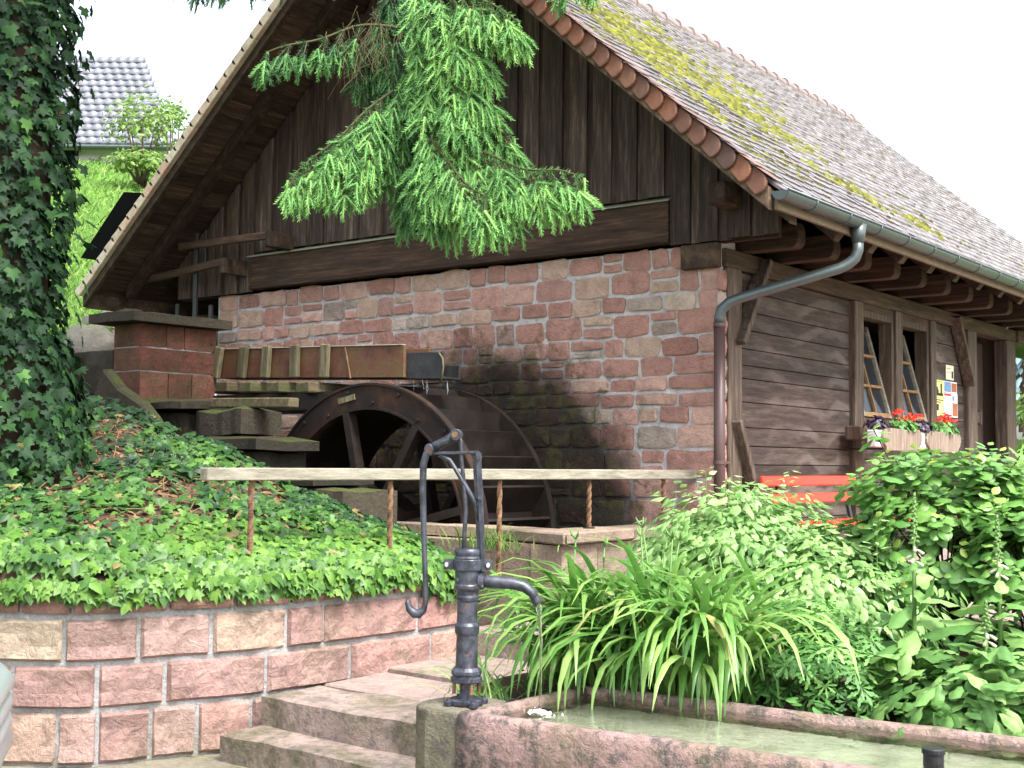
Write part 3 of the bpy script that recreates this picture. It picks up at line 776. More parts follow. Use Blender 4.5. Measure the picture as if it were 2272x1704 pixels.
# left slope, never faced from the front yard: same tiles as courses
thl = math.atan(SL); dnl = np.array([-math.cos(thl), 0, -math.sin(thl)]); upl = np.array([-math.sin(thl), 0, math.cos(thl)])
PL = []
sl_len = (RX + 7.68) / math.cos(thl); rI = 0
while True:
    s = sl_len - TL - rI * EXPO
    if s < 0: break
    yy = Y0 + .1 + (TW / 2 if rI % 2 else 0)
    while yy < Y1:
        x = RX - s * math.cos(thl); PL.append((x, yy, roof_l(x) - .018)); yy += TW
    rI += 1
nL = len(PL); a = tilt; d2 = dnl * math.cos(a) + upl * math.sin(a); n2 = upl * math.cos(a) - dnl * math.sin(a)
scatter('tile_courses', TV, TF, PL, np.tile([0, -1., 0], (nL, 1)), np.tile(d2, (nL, 1)), np.tile(n2, (nL, 1)), np.ones(nL), rng.random(nL), 'roof_tile', roofL)

# --- verge tiles: rounded flaps lapping down the barge, right and left
def verge(side):
    fz = roof_r if side else roof_l; sg = 1 if side else -1
    thv = th if side else thl; L = slope_len if side else sl_len
    D = V((sg * math.cos(thv), 0, -math.sin(thv))); Nn = V((sg * math.sin(thv), 0, math.cos(thv))); s = .15
    vm = None
    while s < L - .04:
        c = V((RX, Y0, RZ)) + D * s
        seg = 10; vs = []; fs = []
        if side:
            # a flap whose face hangs over the barge and a rounded nose down slope
            prof = [(-.1, .0), (.02, .0)] + [(.02 + .085 * math.sin(t), .085 * math.cos(t) - .085) for t in np.linspace(.2, 2.6, 8)] + [(-.1, -.14)]
            m_ = MB().prism(prof, c + Nn * .03 + V((0, .012, 0)), D + V((0, -.22, 0)), Nn, (0, -1, 0), .04)
            m_.add(*[[c + Nn * .032 + D * -.12 + V((0, y_, 0)) for y_ in (.12, -.045)] + [c + Nn * .05 + D * .1 + V((0, y_, 0)) for y_ in (-.045, .12)], [(0, 1, 2, 3)]])
            m_.build('verge_tile', 'verge_tile', roof, bevel=.01, seg=2)
        else:
            m_ = MB().prism([(-.11, -.075), (.06, -.075), (.095, -.03), (.1, .01), (.08, .035), (-.11, .02)], c + Nn * .012 + V((0, .13, 0)), D, Nn, (0, -1, 0), .19)
            m_.build('verge_tile', 'pale_verge', roofL, bevel=.006)
        s += .165 if side else .17
verge(1); verge(0)
# --- ridge tiles
yy = Y0
while yy < Y1:
    r0 = .12; path = [(RX, yy, RZ - .03), (RX, yy + .36, RZ - .045)]
    m_ = MB().tube(path, [.11, .09], 12, True)
    m_.build('ridge_tile', 'ridge_tile', roof, smooth=False); yy += .34
# --- moss cushions on the tiles
def dome():
    vs = [(0, 0, 1)]; fs = []
    for r, zz, n in ((.6, .75, 6), (1, .0, 6)):
        for k in range(n): a = 2 * math.pi * (k + (.5 if zz else 0)) / n; vs.append((r * math.cos(a), r * math.sin(a), zz))
    for k in range(6):
        k2 = (k + 1) % 6; fs += [(0, 1 + k, 1 + k2), (1 + k, 7 + k, 7 + k2), (1 + k, 7 + k2, 1 + k2)]
    return vs, fs
DV, DF = dome()
P = []; sc = []; ti = []
CL = [(.8, 1.9, .5, .45, 420), (.2, 2.8, .35, .5, 420), (1.1, 2.6, .55, .5, 560), (1.7, 2.2, .6, .35, 330), (1.5, 3.3, .5, .4, 480), (2.1, 3.6, .4, .25, 130), (.1, 3.7, .2, .5, 130), (3.3, 1.9, .6, .4, 110), (1.75, 4.5, .28, .12, 90), (2.1, 4.65, .25, .1, 70), (3.1, 4.85, .3, .1, 90), (2.6, 2.8, .5, .4, 120), (.6, 1.1, .5, .4, 160), (2.2, 1.3, .7, .4, 110)]
for i in range(420):
    yy = abs(rnd.gauss(0, 3.4)); CL.append((yy - .4, rnd.uniform(.3, 5.0), rnd.uniform(.08, .3), rnd.uniform(.05, .16), int(rnd.uniform(5, 34) / (1 + .25 * yy))))
for cy_, cs_, ry_, rs_, nn_ in CL:
    big = nn_ > 60
    for i in range(int(nn_ * (1.5 if big else 1.2))):
        yy = cy_ + rnd.gauss(0, ry_ * .6); s = cs_ + rnd.gauss(0, rs_ * .6) + (yy - cy_) * .25
        if noise.noise(V((yy * 3.2, s * 4.2, 9))) < -.02 and rnd.random() < .85: continue
        if not (.08 < s < slope_len - .12 and Y0 + .15 < yy < Y1 - .2): continue
        s = round(s / EXPO) * EXPO + rnd.uniform(-.05, .03)
        x = RX + s * math.cos(th); P.append((x, yy, roof_r(x) + .006)); k = rnd.uniform(.013, .038) * (1.35 if big else .9)
        sc.append((k, k * 1.4, k * rnd.uniform(.5, 1.0))); ti.append(min(1, max(0, (.66 if big else .3) + rnd.uniform(-.4, .3))))
n = len(P)
if n: scatter('moss', DV, DF, P, np.tile(dn, (n, 1)), np.tile([0, 1., 0], (n, 1)), np.tile(up_n, (n, 1)), sc, ti, 'moss', roof)

# --- gutter and downpipe
gv = []; gf = []; seg = 10; yl = [Y0 - .03] + list(np.arange(0, 10.2, .75)) + [Y1 + .05]
for yy in yl:
    for rr in (.068, .062):
        for k in range(seg + 1):
            a = math.pi + math.pi * k / seg; gv.append((.985 + rr * math.cos(a), yy, 3.585 + rr * math.sin(a)))
W = 2 * (seg + 1)
for i in range(len(yl) - 1):
    for k in range(seg):
        a = i * W + k; gf.append((a, a + W, a + W + 1, a + 1)); a += seg + 1; gf.append((a, a + 1, a + W + 1, a + W))
    a = i * W; gf += [(a, a + seg + 1, a + seg + 1 + W, a + W), (a + seg, a + seg + W, a + 2 * seg + 1 + W, a + 2 * seg + 1)]
gut = mk('gutter', gv, gf, 'zinc', house, smooth=True)
MB().prism([(.985 + .067 * math.cos(math.pi + math.pi * k / 10), 3.585 + .067 * math.sin(math.pi + math.pi * k / 10)) for k in range(11)], (0, Y0 - .034, 0), (1, 0, 0), (0, 0, 1), (0, 1, 0), .006).build('end_cap', 'zinc', gut)
for yy in np.arange(-.45, 10, .62):
    MB().tube([(.985 + .071 * math.cos(a), yy, 3.585 + .071 * math.sin(a)) for a in np.linspace(math.pi, 2 * math.pi, 9)], .007, 6).build('gutter_bracket', 'zinc', gut, smooth=True)
MB().tube([(.985, Y0 - .03, 3.59), (.985, Y0 - .03, 3.59)], .001, 4)
MB().tube([(1.052, Y0 - .03, 3.588), (1.052, Y1 + .05, 3.588)], .010, 8).build('gutter_bead', 'zinc', gut, smooth=True)
dp = MB().tube([(.985, .46, 3.55), (.985, .46, 3.46), (.985, .46, 3.40)], [.068, .055, .046], 16)
dp.tube([(.985, .46, 3.42), (.983, .455, 3.34), (.965, .445, 3.28), (.92, .42, 3.235), (.86, .385, 3.20), (.2, -.03, 2.965), (.115, -.08, 2.925), (.06, -.105, 2.87), (.045, -.11, 2.80), (.045, -.11, 2.74)], .044, 16)
dpo = dp.build('downpipe', 'zinc', house, smooth=True)
MB().tube([(.045, -.11, 2.76), (.045, -.11, .72)], .046, 16).build('lower_pipe', 'brown_pipe', dpo, smooth=True)
MB().tube([(.045, -.11, 2.765), (.045, -.11, 2.72)], .051, 16).build('pipe_collar', 'brown_pipe', dpo, smooth=True)
MB().tube([(.045, -.11, 1.65), (.045, -.11, 1.62)], .052, 16).box(.03, .06, -.07, .05, 1.625, 1.645).build('pipe_clip', 'brown_pipe', dpo)

# --- black box standing on the left verge
bx = MB()
Dl = V((-math.cos(thl), 0, -math.sin(thl))); ctr = V((-6.47, 0, roof_l(-6.47)))
a_ = V((-6.47, -.93, roof_l(-6.47) + .02)); b_ = V((-7.25, -.93, roof_l(-7.25) - .0)); o_ = V((-.40, 0, .06)); yv = V((0, .35, 0))
bx.add([a_, b_, b_ + o_, a_ + o_, a_ + yv, b_ + yv, b_ + o_ + yv, a_ + o_ + yv], [(0, 1, 2, 3), (7, 6, 5, 4), (0, 4, 5, 1), (1, 5, 6, 2), (2, 6, 7, 3), (3, 7, 4, 0)])
bx.build('roof_hatch', 'black_sheet', house)

# ================================================================== SLUICE GEAR
sg_ = thing('sluice_gear', 'dark wooden sluice levers and iron lifting rods beside the gable', 'sluice', (-6.4, -.35, 2.9))
def lever(p0, p1, br):
    l = MB().beam(p0, p1, .045, .085).build('lever', 'beam_x', sg_, bevel=.012)
    MB().box(br[0] - .04, br[0] + .03, -.39, -.03, br[1] - .1, br[1] + .07).build('bracket', 'rafter_wood', sg_, bevel=.01)
    return l
lever((-6.62, -.36, 3.985), (-5.12, -.36, 3.965), (-5.12, 3.94)); l2 = lever((-7.9, -.36, 3.615), (-5.88, -.36, 3.745), (-5.85, 3.72))
MB().tube([(-7.76, -.40, 3.625), (-7.76, -.36, 3.625)], .03, 14).build('bolt', 'steel', l2)
MB().tube([(-7.76, -.41, 3.625), (-7.76, -.39, 3.625)], .014, 10).build('nut', 'steel', l2)
for x, za, zb, wd in ((-7.74, 3.0, 3.82, .05), (-6.37, 2.7, 4.12, .06), (-6.2, 3.7, 4.1, .018), (-6.68, 2.7, 3.35, .05), (-6.10, 2.7, 3.3, .05)):
    MB().box(x - wd / 2, x + wd / 2, -.33, -.30, za, zb).build('lifting_rod', 'black_iron', sg_, bevel=.004)
MB().box(-7.4, -6.0, -.29, -.2, 2.75, 2.85).build('sluice_frame', 'rafter_wood', sg_)

# ================================================================== WATER WHEEL
WC = V((-2.7, 0, .97)); RO, RI_, YF, YB = 1.32, 1.09, -1.3, -.4
wheel = thing('waterwheel', 'rusty dark iron overshot water wheel against the stone wall', 'water wheel', (-2.7, -.85, -.35))
def ring(name, y0, y1, ro, ri, mat, n=72):
    vs = []; fs = []
    for k in range(n):
        a = 2 * math.pi * k / n; c, s_ = math.cos(a), math.sin(a)
        for r_, y in ((ro, y0), (ro, y1), (ri, y1), (ri, y0)): vs.append((WC.x + r_ * c, y, WC.z + r_ * s_))
    for k in range(n):
        a, b2 = k * 4, ((k + 1) % n) * 4
        for j in range(4): fs.append((a + j, a + (j + 1) % 4, b2 + (j + 1) % 4, b2 + j))
    return mk(name, vs, fs, mat, wheel)
ring('rim', YF - .03, YF + .03, RO, RI_, 'wheel_rust'); ring('rim', YB - .03, YB + .03, RO, RI_, 'wheel_wood')  # back rim in the darker board colour, standing in for shade
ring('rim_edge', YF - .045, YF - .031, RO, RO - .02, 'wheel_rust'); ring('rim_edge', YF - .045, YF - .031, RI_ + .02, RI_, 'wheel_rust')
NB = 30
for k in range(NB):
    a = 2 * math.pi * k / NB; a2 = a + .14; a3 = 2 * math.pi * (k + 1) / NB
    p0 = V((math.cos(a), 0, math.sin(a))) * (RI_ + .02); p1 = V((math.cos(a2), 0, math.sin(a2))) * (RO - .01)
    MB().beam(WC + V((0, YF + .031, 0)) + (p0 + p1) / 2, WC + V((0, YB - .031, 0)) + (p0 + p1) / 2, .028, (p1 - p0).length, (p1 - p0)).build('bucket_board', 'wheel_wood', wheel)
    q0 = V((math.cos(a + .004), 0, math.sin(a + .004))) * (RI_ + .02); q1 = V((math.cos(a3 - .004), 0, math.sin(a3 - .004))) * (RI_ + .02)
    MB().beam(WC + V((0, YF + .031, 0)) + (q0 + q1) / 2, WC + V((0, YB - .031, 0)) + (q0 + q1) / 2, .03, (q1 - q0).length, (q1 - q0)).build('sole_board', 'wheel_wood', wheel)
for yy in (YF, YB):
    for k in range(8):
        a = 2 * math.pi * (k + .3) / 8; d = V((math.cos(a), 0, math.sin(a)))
        MB().beam(WC + V((0, yy, 0)) + d * .18, WC + V((0, yy, 0)) + d * (RI_ - .002), .07, .10, (0, 1, 0)).build('spoke', 'wheel_wood', wheel)  # spokes take the dark board colour instead of real shade
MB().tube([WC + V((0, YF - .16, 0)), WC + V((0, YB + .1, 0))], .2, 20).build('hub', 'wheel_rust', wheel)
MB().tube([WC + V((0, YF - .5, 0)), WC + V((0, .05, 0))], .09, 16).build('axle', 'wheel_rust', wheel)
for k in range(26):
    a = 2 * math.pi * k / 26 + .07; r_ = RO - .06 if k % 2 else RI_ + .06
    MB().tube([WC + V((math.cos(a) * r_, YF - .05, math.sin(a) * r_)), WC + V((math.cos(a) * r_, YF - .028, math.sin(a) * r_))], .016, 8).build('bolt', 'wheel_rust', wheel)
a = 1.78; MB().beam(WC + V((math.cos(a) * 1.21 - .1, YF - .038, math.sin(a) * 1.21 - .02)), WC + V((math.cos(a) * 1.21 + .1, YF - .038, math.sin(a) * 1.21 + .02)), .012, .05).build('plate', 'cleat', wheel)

# ================================================================== FLUME
fl = thing('flume', 'rust brown mill flume with grey wooden cleats above the wheel', 'flume', (-3.6, -.95, 2.3))
def fz_(x): return 2.40 + (x + 4.7) * -.03
def fbox(nm, x0, x1, y0, y1, h0, h1, mat, par_=fl, bev=.004):
    return MB().add([(x0, y0, fz_(x0) + h0), (x1, y0, fz_(x1) + h0), (x1, y1, fz_(x1) + h0), (x0, y1, fz_(x0) + h0), (x0, y0, fz_(x0) + h1), (x1, y0, fz_(x1) + h1), (x1, y1, fz_(x1) + h1), (x0, y1, fz_(x0) + h1)],
                    [(0, 3, 2, 1), (4, 5, 6, 7), (0, 1, 5, 4), (1, 2, 6, 5), (2, 3, 7, 6), (3, 0, 4, 7)]).build(nm, mat, par_, bevel=bev)
fbox('side_sheet', -4.86, -2.36, -1.25, -1.22, 0, .275, 'trough'); fbox('side_sheet', -4.86, -2.36, -.93, -.90, 0, .275, 'trough')
fbox('floor_sheet', -4.86, -2.36, -1.219, -.931, 0, .03, 'trough'); fbox('top_edge', -4.86, -2.37, -1.262, -1.21, .276, .286, 'rail_wood')
fbox('spout_side', -2.358, -1.95, -1.22, -1.2, -.01, .215, 'spout_dark'); fbox('spout_side', -2.358, -1.97, -.98, -.96, -.01, .12, 'spout_dark'); fbox('spout_floor', -2.358, -1.95, -1.199, -.981, -.01, .01, 'spout_dark')
MB().tube([(-1.955, -1.225, 2.29), (-1.935, -1.225, 2.4), (-1.945, -1.225, 2.48), (-1.985, -1.225, 2.525)], .008, 6).build('spout_lip', 'cleat', fl, smooth=True)
MB().beam((-2.99, -1.256, 2.345), (-3.06, -1.256, 2.62), .01, .02, (0, 1, 0)).build('seam', 'rust', fl)
for i, x in enumerate((-4.78, -4.41, -4.08, -3.69, -3.30)):
    lean = rnd.uniform(-.02, .02)
    MB().beam((x + lean, -1.285, fz_(x) - .005), (x - lean + .02, -1.285, fz_(x) + .3), .11, .05, (0, 1, 0)).build('cleat', 'cleat', fl, bevel=.012)
    MB().box(x - .22, x - .04, -1.42, -.45, fz_(x) - .14, fz_(x) - .04).build('bearer', 'cleat_y', fl, bevel=.012)
MB().box(-5.0, -3.05, -1.3, -1.12, 2.08, 2.23).build('support_beam', 'wheel_wood', fl); MB().box(-5.0, -3.05, -.6, -.45, 2.08, 2.23).build('support_beam', 'wheel_wood', fl)
# thin sheets of water spilling off the spout
b = MB()
for i in range(9):
    x = rnd.uniform(-2.5, -1.96); y = rnd.uniform(-1.2, -1.0); b.tube([(x, y, 2.31), (x + .01, y, 2.28), (x + .02, y, 2.2 + rnd.uniform(-.03, .04))], [.003, .0025, .002], 5)
o = b.build('spilling_water', 'jet', kind='stuff'); o['label'] = 'thin threads of water spilling from flume onto wheel'; o['category'] = 'water'

# ================================================================== PIER AND SLABS
pier = thing('stone_pier', 'red sandstone sluice pier with mossy capstone left of flume', 'pier', (-5.0, -1.75, 1.7))
MB().box(-5.20, -4.82, -2.13, -1.32, 1.2, 2.85).build('core', 'mortar', pier)
rows = [(1.5, 1.82), (1.83, 2.15), (2.16, 2.42), (2.43, 2.64), (2.65, 2.86)]
sd_ = 40
for i, (za, zb) in enumerate(rows):
    cuts = [[-2.15, -1.75, -1.28], [-2.15, -1.9, -1.55, -1.28], [-2.15, -1.83, -1.56, -1.28], [-2.15, -1.28], [-2.15, -1.86, -1.66, -1.28]][i]
    for a, c in zip(cuts[:-1], cuts[1:]):
        vs, fs = rough_block((-4.8, (a + c) / 2, (za + zb) / 2), (0, 1, 0), (0, 0, 1), (1, 0, 0), c - a - .012, zb - za - .006, .06, sd_, 4, 2, .008); sd_ += 1
        mk('block', vs, fs, 'pier_stone', pier, smooth=False)
    vs, fs = rough_block((-5.01, -2.15, (za + zb) / 2), (1, 0, 0), (0, 0, 1), (0, -1, 0), .40, zb - za - .006, .06, sd_, 4, 2, .008); sd_ += 1
    mk('block', vs, fs, 'pier_stone', pier)
def slab(name, x0, x1, y0, y1, z0, z1, mat, parent=None, seed=0, amp=.02, nx=7, ny=4):
    """uneven slab: wavy top and ragged rim"""
    vs = []; fs = []
    for l, zz in enumerate((z0, z1)):
        for j in range(ny + 1):
            for i in range(nx + 1):
                x = x0 + (x1 - x0) * i / nx; y = y0 + (y1 - y0) * j / ny
                e = i in (0, nx) or j in (0, ny); q = V((x * 3.3, y * 3.3, seed * 7.7))
                dx = (noise.noise(q * 1.7) * amp * 1.6) if e else 0; dy = (noise.noise(q * 1.7 + V((9, 0, 0))) * amp * 1.6) if e else 0
                zo = noise.noise(q) * amp * (1 if l else .5) - (amp * .8 if (e and l) else 0)
                vs.append((x + dx, y + dy, zz + zo))
    W = nx + 1; Nn_ = W * (ny + 1)
    for j in range(ny):
        for i in range(nx):
            a = j * W + i; fs.append((a, a + W, a + W + 1, a + 1)); fs.append((Nn_ + a, Nn_ + a + 1, Nn_ + a + W + 1, Nn_ + a + W))
    rim = [i for i in range(W)] + [j * W + nx for j in range(1, ny + 1)] + [ny * W + i for i in range(nx - 1, -1, -1)] + [j * W for j in range(ny - 1, 0, -1)]
    for k in range(len(rim)):
        a, c = rim[k], rim[(k + 1) % len(rim)]; fs.append((a, c, c + Nn_, a + Nn_))
    return mk(name, vs, fs, mat, parent, smooth=True)
def flat(o):
    o.data.polygons.foreach_set('use_smooth', [False] * len(o.data.polygons)); return o
flat(slab('capstone', -5.36, -4.68, -2.32, -1.2, 2.865, 2.965, 'mossy_stone', pier, 1))
pl = [((-5.0, -4.05, -2.25, -1.6, 2.06, 2.15), 'mossy flat slab beside the pier foot under flume', 2), ((-4.02, -3.42, -2.12, -1.7, 1.83, 2.06), 'square mossy block between two slabs left of wheel', 3),
      ((-4.15, -3.0, -2.3, -1.6, 1.70, 1.81), 'broad mossy slab with broken right end left of wheel', 4), ((-3.95, -3.15, -2.2, -1.6, 1.3, 1.70), 'dark block under the broad mossy slab', 5),
      ((-4.9, -4.2, -2.15, -1.6, 1.5, 2.05), 'dark rubble block under the flat mossy slab', 6), ((-3.25, -2.25, -2.35, -1.75, 1.42, 1.5), 'low grey slab half buried beside wheel', 7), ((-2.95, -2.0, -2.3, -1.7, .9, 1.41), 'rounded grey block under rail at wheel pit', 8)]
for a, lab, s_ in pl: tag(flat(slab('stone_slab' if a[5] - a[4] < .2 else 'stone_block', *a, 'mossy_stone', None, s_, .034)), lab, 'stone', 'stones stacked beside the wheel pit')
tag(MB().beam((-3.98, -1.95, 2.115), (-3.0, -1.9, 2.10), .12, .085).build('timber_plank', 'cleat_y', bevel=.01), 'short mossy timber plank lying on the square block', 'plank')
cs = MB().prism([(0, 0), (.22, .3), (.42, .12), (.72, -.02), (.88, -.16), (.98, -.38), (.97, -.75), (0, -.75)], (-5.05, -2.5, 2.12), (1, .02, 0), (0, -.1, 1), (0, 1, .1), .12)
tag(cs.build('leaning_slab', 'mossy_stone', bevel=.02), 'upright curved dark slab at top of the ivy bank', 'stone')
hw = thing('headrace_wall', 'low grey channel wall behind the pier, partly overgrown', 'wall', (-6.6, -2.2, 2.0))
for i in range(5):
    vs, fs = rough_block((-5.75 - i * .5, -1.95 + i * .02, 2.45), (1, 0, 0), (0, 0, 1), (0, -1, 0), .48, .42, .3, 90 + i, 4, 3, .03); mk('block', vs, fs, 'mossy_stone', hw)

# ================================================================== KERB ROUND THE PIT
kerb = thing('pit_kerb', 'low grey stone kerb with flat coping round the wheel pit', 'kerb', (-.4, -1.7, .7))
MB().box(-3.4, -.32, -1.82, -1.6, .0, 1.03).build('kerb_wall', 'kerb_stone', kerb); MB().box(-.54, -.27, -1.84, .02, .0, 1.03).build('kerb_wall', 'kerb_stone', kerb)
for i, (a, c) in enumerate(((-3.5, -2.6), (-2.59, -1.75), (-1.74, -.98))): flat(slab('coping', a, c, -1.66 + .0, -1.34, 1.04, 1.125, 'kerb_stone', kerb, 20 + i, .01))
vs = [(-.97, -1.70), (-.19, -1.92), (-.28, -1.5), (-.62, -1.42), (-.97, -1.36)]
MB().prism(vs, (0, 0, 1.04), (1, 0, 0), (0, 1, 0), (0, 0, 1), .085).build('coping', 'kerb_stone', kerb, bevel=.012)
MB().prism([(-.18, -1.91), (-.22, -.95), (-.58, -.93), (-.61, -1.41), (-.27, -1.49)], (0, 0, 1.042), (1, 0, 0), (0, 1, 0), (0, 0, 1), .085).build('coping', 'kerb_stone', kerb, bevel=.012)
MB().prism([(-.22, -.94), (-.25, -.02), (-.62, -.02), (-.58, -.92)], (0, 0, 1.04), (1, 0, 0), (0, 1, 0), (0, 0, 1), .084).build('coping', 'kerb_stone', kerb, bevel=.012)
for i in range(4):
    vs, fs = rough_block((-.262, -1.62 + i * .46, .85), (0, 1, 0), (0, 0, 1), (1, 0, 0), .44, .3, .05, 120 + i, 4, 3, .015); mk('block', vs, fs, 'kerb_stone', kerb)

# ================================================================== RETAINING WALL
FRONT = [(-4.6, -7.15), (-3.4, -6.55), (-2.3, -6.02), (-1.6, -5.70), (-1.27, -5.51), (-.90, -5.25), (-.74, -4.86), (-.58, -4.47), (-.51, -3.98), (-.47, -3.4), (-.45, -2.9), (-.5, -2.62), (-.72, -2.42), (-1.1, -2.33)]
def catmull(pts, n=12):
    P_ = [np.array(p, float) for p in pts]; P_ = [2 * P_[0] - P_[1]] + P_ + [2 * P_[-1] - P_[-2]]; out = []
    for i in range(1, len(P_) - 2):
        for k in range(n):
            t = k / n; a, b_, c, d = P_[i - 1:i + 3]
            out.append(.5 * ((2 * b_) + (-a + c) * t + (2 * a - 5 * b_ + 4 * c - d) * t * t + (-a + 3 * b_ - 3 * c + d) * t ** 3))
    out.append(P_[-2]); return np.array(out)
FC = catmull(FRONT); FS = np.concatenate([[0], np.cumsum(np.linalg.norm(np.diff(FC, axis=0), axis=1))])
def fpt(s):
    x = np.interp(s, FS, FC[:, 0]); y = np.interp(s, FS, FC[:, 1]); e = .04
    d = np.array([np.interp(s + e, FS, FC[:, 0]) - np.interp(s - e, FS, FC[:, 0]), np.interp(s + e, FS, FC[:, 1]) - np.interp(s - e, FS, FC[:, 1])]); d /= np.linalg.norm(d)
    return V((x, y, 0)), V((d[0], d[1], 0)), V((d[1], -d[0], 0))
rw = thing('retaining_wall', 'curved pink sandstone retaining wall below the ivy bank', 'wall', (-.9, -5.2, 0))
mv = []; mf = []
ss = np.linspace(0, FS[-1], 60)
for s in ss:
    p, d, n = fpt(s)
    for off, zz in ((.004, 0), (.004, .85), (-.3, .85)): mv.append(p + n * off + V((0, 0, zz)))
for i in range(59):
    for j in range(2): mf.append((i * 3 + j, (i + 1) * 3 + j, (i + 1) * 3 + j + 1, i * 3 + j + 1))
mk('mortar_core', mv, mf, 'wall_mortar', rw, smooth=False)
def s_of(x, y): k = np.argmin((FC[:, 0] - x) ** 2 + (FC[:, 1] - y) ** 2); return FS[k]
s0 = s_of(-1.27, -5.51)
COURSES = [(.0, .29, [-3, -2.45, -1.9, -1.4, -.95, -.5, -.08, .32, .52, .80, 1.05, 1.36, 1.7]), (.29, .533, [-3.2, -2.6, -2.1, -1.6, -1.1, -.6, .06, .51, .87, 1.45, 2.06, 2.75, 3.3, 3.8]),
           (.533, .777, [-3, -2.4, -1.9, -1.3, -.7, -.25, .34, .72, 1.12, 1.58, 1.85, 2.62, 3.2, 3.7]), (.787, .87, [-3.1, -2.5, -1.9, -1.4, -.85, -.4, .1, .38, .62, .88, 1.25, 1.6, 1.95, 2.4, 2.85, 3.3, 3.7])]
sd_ = 200
for ci, (za, zb, cuts) in enumerate(COURSES):
    for a, c in zip(cuts[:-1], cuts[1:]):
        a_, c_ = s0 + a + .012 + rnd.uniform(-.003, .003), s0 + c - .012 + rnd.uniform(-.003, .003)
        if c_ > FS[-1]: c_ = FS[-1]
        if c_ - a_ < .05: continue
        UU = [0, .03, .17, .34, .5, .66, .83, .97, 1]; VV = [0, .07, .36, .66, .93, 1] if ci < 3 else [0, .25, .75, 1]; nx = 8; nz = len(VV) - 1; vs = []; sd_ += 1; h = zb - za - (.026 if ci < 3 else .004)
        for j in range(nz + 1):
            for i in range(nx + 1):
                u, v_ = UU[i], VV[j]; p, d, n = fpt(a_ + (c_ - a_) * u); e = i in (0, nx) or j in (0, nz)
                q = V(((c_ - a_) * u * 6 + sd_ * 5.3, v_ * h * 8, sd_ * 1.7)); kk = noise.noise(q); k2 = noise.noise(q * 2.7); k3 = noise.noise(q * 6)
                amp = .03 if ci < 3 else .014
                o = .007 if e else amp * (.75 + .8 * kk + .55 * abs(k2) + .3 * k3) + (.006 if v_ < .3 else 0)
                if ci == 3: o += .02
                vs.append(p + n * o + V((0, 0, za + .013 + h * v_ + (.005 * k2 if j in (0, nz) else 0))))
        W = nx + 1; fs = [(j * W + i, j * W + i + 1, (j + 1) * W + i + 1, (j + 1) * W + i) for j in range(nz) for i in range(nx)]
        ringi = [i for i in range(W)] + [j * W + nx for j in range(1, nz + 1)] + [nz * W + i for i in range(nx - 1, -1, -1)] + [j * W for j in range(nz - 1, 0, -1)]
        b0 = len(vs); pm, dm, nm_ = fpt((a_ + c_) / 2)
        vs += [vs[i] - nm_ * (.05 if ci < 3 else .2) for i in ringi]; nr = len(ringi)
        fs += [(ringi[(k + 1) % nr], ringi[k], b0 + k, b0 + (k + 1) % nr) for k in range(nr)]
        o = mk('block' if ci < 3 else 'coping', vs, fs, 'block' if ci < 3 else 'cap_block', rw, smooth=False)

# ================================================================== STEPS AND FLAGSTONES
tag(flat(slab('stone_step', -.46, 1.14, -4.71, -4.3, -.01, .15, 'step_stone', None, 61, .011, 30, 7)), 'lower worn stone step beside the pump plinth', 'step')
tag(flat(slab('stone_step', -.43, 1.02, -4.45, -4.0, .13, .325, 'step_stone', None, 62, .014, 30, 7)), 'upper worn stone step with pitted front edge', 'step')
for i, (poly, lab) in enumerate((([(-.42, -3.99), (.35, -4.01), (.40, -3.5), (-.43, -3.45)], 'pink flagstone on the landing against the wall'), ([(.36, -4.01), (1.0, -4.01), (.9, -3.4), (.41, -3.5)], 'pink flagstone on the landing beside the lilies'),
                       ([(-.43, -3.44), (.40, -3.49), (.45, -2.7), (-.43, -2.7)], 'rear flagstone of the path below the wall end'), ([(.41, -3.49), (.9, -3.39), (.95, -2.7), (.46, -2.7)], 'rear flagstone half under lily leaves'))):
    tag(MB().prism(poly, (0, 0, .2), (1, 0, 0), (0, 1, 0), (0, 0, 1), .125 + .01 * (i % 2) + (.03 if i > 1 else 0)).build('flagstone', 'slab_stone', bevel=.01), lab, 'flagstone', 'flagstones of the path')
tag(MB().box(-.44, .98, -2.69, -1.33, .1, .52).build('stone_step', 'step_stone', bevel=.02), 'broad step up to the terrace behind lilies', 'step')

# ================================================================== IVY BANK
BACK = [(-9, -5.5, 2.6), (-7.5, -4.4, 2.5), (-6.2, -3.4, 2.3), (-5.2, -2.95, 2.15), (-4.2, -2.9, 2.05), (-3.6, -2.85, 1.9), (-3.05, -2.75, 1.72), (-2.5, -2.7, 1.52), (-2.0, -2.62, 1.33), (-1.75, -2.55, 1.22), (-1.5, -2.45, 1.12), (-1.3, -2.36, 1.03)]
BC = catmull(BACK); BS = np.linspace(0, 1, len(BC)); FU = FS / FS[-1]
def bank(u, v):
    fx, fy = np.interp(u, FU, FC[:, 0]), np.interp(u, FU, FC[:, 1]); bx_, by_, bz_ = (np.interp(u, BS, BC[:, i]) for i in range(3))
    p, d, n = fpt(u * FS[-1]); fx -= n.x * .06; fy -= n.y * .06
    x = fx + (bx_ - fx) * v; y = fy + (by_ - fy) * v
    zz = .85 + (bz_ - .85) * (v ** .62)
    return x, y, zz + .05 * noise.noise(V((x * 2.2, y * 2.2, 0)))
NU, NV = 70, 26
vs = [bank(i / NU, j / NV) for j in range(NV + 1) for i in range(NU + 1)]
W = NU + 1
fs = [(j * W + i, j * W + i + 1, (j + 1) * W + i + 1, (j + 1) * W + i) for j in range(NV) for i in range(NU)]
